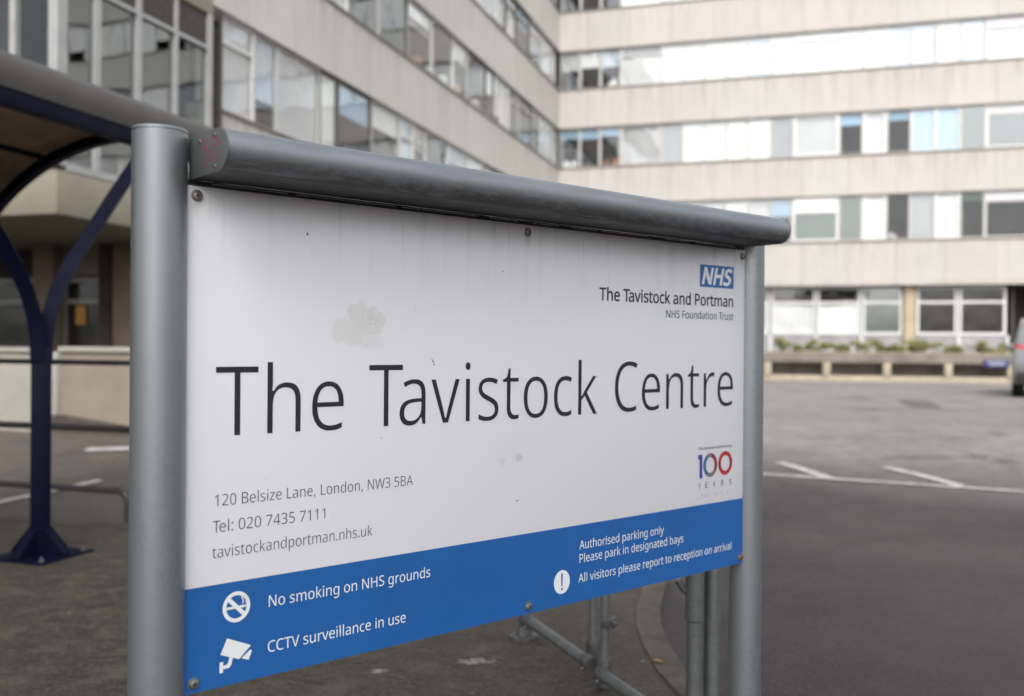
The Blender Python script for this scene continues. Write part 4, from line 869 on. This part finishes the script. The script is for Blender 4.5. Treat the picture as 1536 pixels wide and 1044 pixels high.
# ground floor of the facing wing
q = MB(); fbox(q, 'R', 4.9, 17.05, -.42, -.52, .3, 1.93); fbox(q, 'R', 4.9, 17.05, -.4, -.56, 1.93, 1.99); q.build('plinth_wall', M['plinth'], bld, smooth=False)
for s_ in (8.575, 10.30, 11.98, 15.39, 17.05):
    q = MB(); fbox(q, 'R', s_ - .05, s_ + .05, -.30, -.415, .3, 2.0); q.build('mullion_leg', M['wframe'], bld, smooth=False)
q = MB(); fbox(q, 'R', .1, 4.9, -.42, -.6, .3, 3.88); q.build('blank_wall', M['band'], bld, smooth=False)
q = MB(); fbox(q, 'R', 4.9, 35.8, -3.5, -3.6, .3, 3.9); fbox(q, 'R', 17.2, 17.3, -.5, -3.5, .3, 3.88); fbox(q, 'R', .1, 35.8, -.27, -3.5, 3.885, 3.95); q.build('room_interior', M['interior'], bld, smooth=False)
for a, b, st in ((5.1, 6.8, W1), (6.8, 8.55, PL), (8.6, 10.28, O_(blind='white', gl='glass')), (10.32, 11.96, O_(blind='white', gl='glass')), (12.0, 13.45, O_(blind='green', gl='glassb')), (13.93, 15.37, O_(gl='glassd')), (15.41, 17.03, O_(gl='glassd'))):  # white blinds at mid wing stand in for bright sky mirrored in the glass
    window('ground_floor_window', 'R', a, b, 2.0, 3.86, bw=.1, transom=.67, rec=.42, **dict(st, fm='wframe', bottom=.36) if 'blind' in st else dict(st, fm='wframe'))
for a in (13.5,):
    q = MB(); fbox(q, 'R', a, a + .38, -.3, -.55, .3, 3.878); q.build('column', M['pier'], bld, smooth=False)

# ribbon windows of the long wing
lw = []
random.seed(21)
for r in range(4):
    s, end = .02, (24.85, 20.0, 11.5, 9.0)[r]; z0, z1 = SP[r][1] + .05, SP[r + 1][0]
    while s < end - .5:
        w_ = random.choice((UN * 2, UN * 2, UN * 2, UN, UN * 1.5)); w_ = min(w_, end - s)
        st = random.choice([W1, W1, O_(blind='pale', item='white'), O_(blind='pblue'), O_(blind='pblue', frac=.7), O_(blind='blue', frac=.4), O_(item='white'), O_(blind='white', frac=.5, item='pale'), O_(blind='cream', frac=.8), O_(blind='cream'), O_(blind='white', frac=.35, item='orange'), O_(blind='green', item='white')])  # blinds, the white and pale blue ones partly standing in for bright reflections
        if random.random() < .35: st = dict(st, transom=.72)
        window('ribbon_window', 'L', s, s + w_, z0, z1, rec=.09, **dict(st, fm=random.choice(('wframe', 'gframe', 'gframe', 'dframe')))); s += w_
    if end < 24:
        q = MB(); fbox(q, 'L', s, 28.0, -.16, -.2, z0, z1); q.build('glazed_strip', M['glass'], bld, smooth=False)
q = MB(); fbox(q, 'L', .3, 24.2, -.3, -.45, .3, 3.88); q.build('blank_wall', M['band'], bld, smooth=False)
for s in (1, 5, 9, 13, 17, 21):
    window('ground_floor_window', 'L', s, s + 2.6, 1.4, 3.4, fm='wframe', bw=.08, transom=.7, rec=.24, blind='grey', mull=(s + 1.3,))

# glazed stair bay and entrance at the near end of the long wing
SA, SB, BO = 24.93, 28.4, .3
XL = -7.5
q = MB(); fbox(q, 'L', SA, SB - .05, BO, .0, 6.98, 7.33); q.box((BO, -SB - .05, 6.98), (XL, -SB + .2, 7.33)); q.build('bay_fascia', M['band'], bld, smooth=False)
q = MB(); fbox(q, 'L', SA + .05, SB - .1, BO - .06, BO - .14, 6.44, 6.978)
for k in range(9): fbox(q, 'L', SA + .05, SB - .1, BO - .035, BO - .058, 6.46 + k * .055, 6.46 + k * .055 + .034)
q.build('louvre_panel', M['louvre'], bld, smooth=False)
q = MB()
for s, w_ in ((24.93, .13), (25.85, .075), (26.72, .1), (27.59, .1)): fbox(q, 'L', s, s + w_, BO, BO - .1, 3.86, 6.98)
q.box((BO + .003, -SB - .02, 3.86), (BO - .15, -SB + .16, 6.98)); fbox(q, 'L', SA, SB - .16, BO - .003, BO - .1, 3.80, 3.90); fbox(q, 'L', SA + .13, SB - .16, BO - .01, BO - .1, 6.38, 6.44)
for x_ in (-.42, -1.9, -3.4, -4.9): q.box((x_, -SB, 3.86), (x_ - .1, -SB + .1, 6.98))
q.box((BO - .2, -SB, 3.80), (XL, -SB + .1, 3.9)); q.build('bay_mullions', M['bframe'], bld, smooth=False)
q = MB(); fbox(q, 'L', SA + .1, SB - .2, BO - .06, BO - .068, 3.88, 6.44); q.build('bay_glazing', M['glassb'], bld, smooth=False)
q = MB(); q.box((BO - .15, -SB + .05, 3.88), (XL, -SB + .058, 6.98)); q.build('bay_glazing', M['glassd'], bld, smooth=False)
q = MB(); q.box((-3, -SB + .3, 3.6), (-3.1, -24.6, 7.2)); q.box((XL, -24.5, 3.6), (.2, -24.6, 7.2)); q.box((XL, -SB + .1, 6.985), (.2, -24.6, 7.1)); q.box((-1.2, -SB + .9, 3.8), (-1.3, -SB + .2, 6.98)); q.build('room_interior', M['interior'], bld, smooth=False)
q = MB(); q.box((BO + .02, -SB - .04, 3.19), (XL, -24.2, 3.78)); q.build('entrance_canopy', M['band'], bld, bevel=.02)
q = MB(); q.box((BO - .1, -SB + .1, 3.782), (XL, -24.7, 3.85)); q.build('canopy_roof', M['soffit'], bld, smooth=False)
# entrance front set back under the canopy, facing the viewer
q = MB(); q.box((-7.4, -24.5, .3), (.1, -24.35, 3.188)); q.build('entrance_back_wall', M['interior'], bld, smooth=False)
for x_, w_ in ((-3.1, .42), (-1.42, .40), (.02, .26), (-5.3, .42)):
    q = MB(); q.box((x_, -25.25, .3), (x_ + w_, -24.85, 3.188)); q.build('column', M['column'], bld, bevel=.01)
def door(x0, x1, notice=False):
    q = MB(); y0, y1 = -24.95, -24.88
    for a in (x0, x1 - .07): q.box((a, y0, .4), (a + .07, y1, 2.62))
    q.box((x0 + .07, y0, 2.54), (x1 - .07, y1, 2.62)); q.box((x0 + .07, y0 - .003, 2.16), (x1 - .07, y1, 2.24)); q.box((x0 + .07, y0, .4), (x1 - .07, y1, .62))
    d_ = q.build('entrance_door', M['bframe'], bld, smooth=False)
    q = MB(); q.box((x0 + .07, y0 + .03, .6), (x1 - .07, y0 + .038, 2.56)); q.build('pane', M['glassd'], d_, smooth=False)
    if notice:
        q = MB(); q.box((x0 + .30, y0 - .004, 1.80), (x0 + .50, y0 + .028, 2.12)); q.build('amber_notice', M['notice'], d_, smooth=False)
door(-2.74, -1.90, True); door(-4.5, -3.2); door(-.95, -.05)
q = MB(); q.box((-2.68, -25.0, 2.65), (-1.90, -24.84, 3.188), M['soffit']); q.box((-1.88, -25.05, .4), (-1.62, -24.84, 3.185), M['interior']); q.build('door_surround', None, bld, smooth=False)

# ------------------------------------------------------------ low entrance walls in front of the bay
wa = Vector((-5.92, 12.38))
lwall = empty('entrance_wall', (wa.x, wa.y, 0), math.atan2(ER.y, ER.x)); tag(lwall, 'low rendered wall with pale end pier below the glazed entrance', 'wall')
q = MB(); q.box((.12, -.02, .25), (7.5, .16, 1.36)); q.build('wall_face', M['lowwall2'], lwall, smooth=False)
q = MB(); q.box((.1, -.06, 1.362), (7.52, .20, 1.43)); q.build('coping', M['lowwall'], lwall, bevel=.008)
q = MB(); q.box((-.04, -.10, .25), (.118, .2, 1.36)); q.build('pier', M['lowwall'], lwall, bevel=.006)
q = MB(); q.box((-4.5, -.34, .2), (-.05, -.18, 1.36), M['lowwall']); q.box((-4.5, -.38, 1.362), (-.043, -.14, 1.42), M['lowwall']); q.build('left_wall_face', None, lwall, smooth=False)
q = MB(); q.prism([(.13, -.03, .2), (7.4, -.03, .2), (7.4, -.03, .42), (1.2, -.03, .44), (.13, -.03, .56)], (0, -.16, 0)); q.build('ramp_edge', M['kerb'], lwall, smooth=False)

# ------------------------------------------------------------ planted balustrade in front of the facing wing
ta, tb = Vector((8.0, 30.1)), Vector((16.2, 28.7)); td = (tb - ta).normalized()
tr = empty('planter_balustrade', (ta.x, ta.y, 0), math.atan2(td.y, td.x)); tag(tr, 'long low concrete balustrade with open bays and a planting trough on top', 'balustrade')
LT = 9.2
q = MB(); q.box((-6, -.12, 1.03), (LT, .42, 1.33)); q.build('trough', M['trough'], tr, bevel=.015)
q = MB(); q.box((-6, -.14, 1.332), (LT, .0, 1.37)); q.build('coping', M['troughp'], tr, smooth=False)
q = MB(); q.box((-6, -.10, .3), (LT, .36, .63)); q.build('base_kerb', M['troughp'], tr, bevel=.015)
for k in range(9):
    x_ = -5.3 + 1.78 * k; q = MB(); q.box((x_ - .11, -.14, .6), (x_ + .11, .1, 1.028)); q.build('baluster', M['troughp'], tr, bevel=.01)
q = MB(); q.box((-6, .6, .3), (LT, .7, 1.02)); q.build('back_panel', M['trough'], tr, smooth=False)

def leaf_cluster(mb, c, rx, rz, n, sz, m, rnd):
    for _ in range(n):
        while True:
            p = Vector((rnd.uniform(-1, 1), rnd.uniform(-1, 1), rnd.uniform(-1, 1)))
            if p.length < 1: break
        q = Vector((c[0] + p.x * rx, c[1] + p.y * rx, c[2] + p.z * rz)); a = Vector((rnd.gauss(0, 1), rnd.gauss(0, 1), rnd.gauss(0, 1))).normalized(); b = a.orthogonal().normalized()
        s_ = sz * rnd.uniform(.6, 1.3); mb.face([q - a * s_, q + b * s_ * .45, q + a * s_, q - b * s_ * .45], m)
rnd = random.Random(5)
pls = [(8.70, 'l', 'bushy yellow-green planter shrub next to the right sign post'), (9.15, 's', 'small thin planter shrub second from the right sign post'), (9.62, 'l', 'low yellow-green planter shrub left of the second baluster'), (10.3, 's', 'small sparse yellow-green shrub at the second white mullion'),
       (10.95, 'l', 'round green planter shrub under the dark green window'), (11.45, 's', 'straggly thin shrub between the round green shrub and the cream column'), (11.9, 's', 'small pale shrub just left of the cream column'), (12.6, 'r', 'russet and green shrub in the planter right of the cream column'),
       (13.05, 'l', 'leafy green shrub between the russet shrub and the dark windows'), (13.5, 's', 'short yellow shrub in the planter under the dark windows'), (14.15, 'r', 'wide russet-topped shrub above the small blue plate'), (14.75, 'l', 'green shrub at the planter end beside the silver car')]
for x_, kd, lab in pls:
    X = (x_ - 8.0) / td.x * 1.0; p = ta + td * X
    o = empty('planter_shrub', (p.x - td.y * .15, p.y + td.x * .15, 1.3)); tag(o, lab, 'shrub', 'shrubs in the planting trough')
    f = MB(); r_ = dict(l=.42, s=.28, r=.46)[kd]
    for _ in range(5): leaf_cluster(f, (rnd.gauss(0, r_ * .55), rnd.uniform(-.1, .1), rnd.uniform(.06, .40 if kd != 's' else .26)), r_ * rnd.uniform(.3, .6), rnd.uniform(.08, .16), 75, .055, M['leaf2'], rnd)
    if kd == 'r': leaf_cluster(f, (0, 0, .22), r_, .1, 90, .05, M['leaf3'], rnd)
    f.build('foliage', None, o, smooth=False)
    q = MB()
    for _ in range(6): a, b = rnd.uniform(-r_, r_) * .6, rnd.uniform(-.05, .05); q.tube([(a * .3, 0, .0), (a, b, rnd.uniform(.15, .3))], .008, 5)
    q.build('stem', M['bark'], o)
q = MB(); q.box((-.36, -.015, -.11), (.36, .0, .11), M['signblue']); q.box((-.27, -.018, .02), (.27, -.0155, .05), M['faint']); q.box((-.2, -.018, -.05), (.22, -.0155, -.02), M['faint'])
pl = ta + td * 6.72; o = q.build('small_sign', None, None, bevel=0, smooth=False); o.location = (pl.x + td.y * .17, pl.y - td.x * .17, 1.06); o.rotation_euler.z = math.atan2(td.y, td.x)
tag(o, 'small blue rectangular plate fixed to the concrete planter balustrade', 'sign')

# ------------------------------------------------------------ car at the right edge
car = empty('parked_car', (11.95, 20.9, .45), -math.atan2(11.3, 20.6)); tag(car, 'silver grey car seen from behind at the right edge of the car park', 'car')
# local: y forward, x right, origin under the rear axle centre
HW = .89
side = [(-.78, .32), (-.86, .5), (-.84, .78), (-.80, 1.0), (-.66, 1.42), (-.5, 1.62), (-.1, 1.72), (.9, 1.74), (1.6, 1.66), (2.45, 1.12), (3.1, 1.02), (3.4, .82), (3.45, .45), (3.38, .3), (-.3, .26)]
def inset(z): return 0.0 if z < .95 else (z - .95) / .8 * .17
q = MB(); n = len(side); vs = []
secs = [(-1, .0), (-.93, .035), (0, .05), (.93, .035), (1, .0)]
for sx_, gr in secs:
    for y_, z_ in side: cy, cz = 1.3, .9; vs.append((sx_ * (HW - inset(z_)), y_ + (y_ - cy) * gr * .5, z_ + (z_ - cz) * gr * .35))
fs = [(a * n + i, a * n + (i + 1) % n, (a + 1) * n + (i + 1) % n, (a + 1) * n + i) for a in range(4) for i in range(n)] + [tuple(range(n)), tuple(range(4 * n, 5 * n))]
q.raw(vs, fs); body = q.build('body', M['carpaint'], car, bevel=.02, angle=50)
def xs_(z_): return HW - inset(z_) + .006
for sg in (-1, 1):
    q = MB()
    for pts in ([(-.5, 1.05), (-.33, 1.48), (.42, 1.6), (.42, 1.05)], [(.5, 1.05), (.5, 1.6), (1.45, 1.58), (2.1, 1.12), (2.0, 1.05)]):
        q.prism([(sg * (xs_(z_) - .004), y_, z_) for y_, z_ in pts], (sg * .008, 0, 0))
    q.build('side_window', M['carglass'], car, smooth=False)
    q = MB(); q.prism([(sg * .60, -.875, .84), (sg * .84, -.84, .84), (sg * .81, -.80, 1.16), (sg * .62, -.82, 1.12)], (sg * .03, .05, 0)); q.build('tail_light', M['taillight'], car, bevel=.012)
    q = MB(); q.obox((sg * .97, 1.95, 1.1), (.1, 0, 0), (0, .05, 0), (0, 0, .07)); q.build('door_mirror', M['carpaint'], car, bevel=.03)
    for y_ in (0.0, 2.6):
        q = MB(); q.lathe([(.2, -.1), (.3, -.11), (.325, -.07), (.325, .07), (.3, .11), (.2, .1)], (sg * .78, y_, .325), (1, 0, 0), 32); wh = q.build('wheel', M['tyre'], car)
        q = MB(); q.lathe([(.21, .0), (.2, .02), (.06, .035), (0, .035)], (sg * .86, y_, .325), (sg, 0, 0), 24); q.build('rim', M['wheel'], wh)
    for y_ in (0.0, 2.6):
        q = MB(); q.lathe([(.40, 0), (.40, .012)], (sg * (HW - .006), y_, .35), (sg, 0, 0), 32); q.build('wheel_arch', M['plastic'], car)
q = MB(); q.prism([(-.66, -.80, 1.08), (.66, -.80, 1.08), (.58, -.66, 1.46), (-.58, -.66, 1.46)], (0, -.02, .0)); q.build('rear_window', M['carglass'], car, smooth=False)
q = MB(); q.box((-.82, -.93, .34), (.82, -.80, .56)); q.build('rear_bumper', M['plastic'], car, bevel=.03)
q = MB(); q.box((-.26, -.945, .62), (.26, -.915, .74)); q.build('number_plate', M['notice'], car, bevel=.004)

# ------------------------------------------------------------ trees out of view: far ones mirrored in the windows, near ones added for shade
def tree(x, y, h, R_, seed, label):
    rnd = random.Random(seed); o = empty('street_or_added_tree', (x, y, 0)); tag(o, label, 'tree', 'street trees and added shade trees behind the viewpoint')
    q = MB(); q.tube([(0, 0, -.1), (.05, .02, h * .3), (-.05, .05, h * .55), (.1, 0, h * .8)], [.2, .15, .11, .04], 10)
    tips = []
    for k in range(9):
        a = k * 2.4; r_ = R_ * rnd.uniform(.45, .8); z0 = h * rnd.uniform(.33, .6); tip = (r_ * cos(a), r_ * sin(a), z0 + h * rnd.uniform(.12, .3)); tips.append(tip)
        q.tube([(0, 0, z0), (tip[0] * .5, tip[1] * .5, z0 + (tip[2] - z0) * .6), tip], [.07, .045, .015], 7)
    q.build('trunk', M['bark'], o)
    f = MB()
    for tp in tips + [(0, 0, h * .85), (.6, .3, h * .75), (-.6, -.4, h * .7)]:
        for _ in range(4):
            c = (tp[0] + rnd.gauss(0, R_ * .22), tp[1] + rnd.gauss(0, R_ * .22), tp[2] + rnd.gauss(0, h * .06)); leaf_cluster(f, c, R_ * .32, R_ * .26, 75, .14, M['leaf'], rnd)
    f.build('crown', None, o, smooth=False)
for i, (x, y, h, R_) in enumerate(TREES): tree(x, y, h, R_, 40 + i, ('broad added tree close behind the viewpoint, put in to shade the signboard', 'tall added tree behind the viewpoint on the left, shading board and shelter', 'leafy street tree behind the viewpoint on the right', 'far leafy street tree behind the viewpoint', 'added leafy tree out of view beside the shelter, shading the left side')[i])

# ------------------------------------------------------------ fallen leaves by the kerb
M['litter'] = mat('dry_leaf', (.24, .15, .05), .7, noise=.3, nscale=40)
rnd = random.Random(3)
for i, (x, y) in enumerate(((.80, 5.55), (.84, 5.5), (.76, 5.62), (.70, 4.42), (.74, 4.3), (.68, 4.36), (.77, 4.22), (.72, 4.6))):
    q = MB(); L_ = rnd.uniform(.018, .03); q.raw([(-L_, 0, 0), (-L_ * .3, L_ * .5, .004), (L_ * .5, L_ * .4, .006), (L_, 0, .002), (L_ * .4, -L_ * .45, .007), (-L_ * .4, -L_ * .4, .003), (0, 0, .0)], [(0, 6, 1), (1, 6, 2), (2, 6, 3), (3, 6, 4), (4, 6, 5), (5, 6, 0)], M['litter'])
    o = q.build('fallen_leaf', None, None, smooth=False); o.location = (x, y, (.002 + (PZ + .008 if x < .69 else .004))); o.rotation_euler.z = rnd.uniform(0, 6)
    tag(o, 'small dry yellow-brown leaf lying by the kerb below the signboard', 'leaf', 'fallen leaves by the kerb')
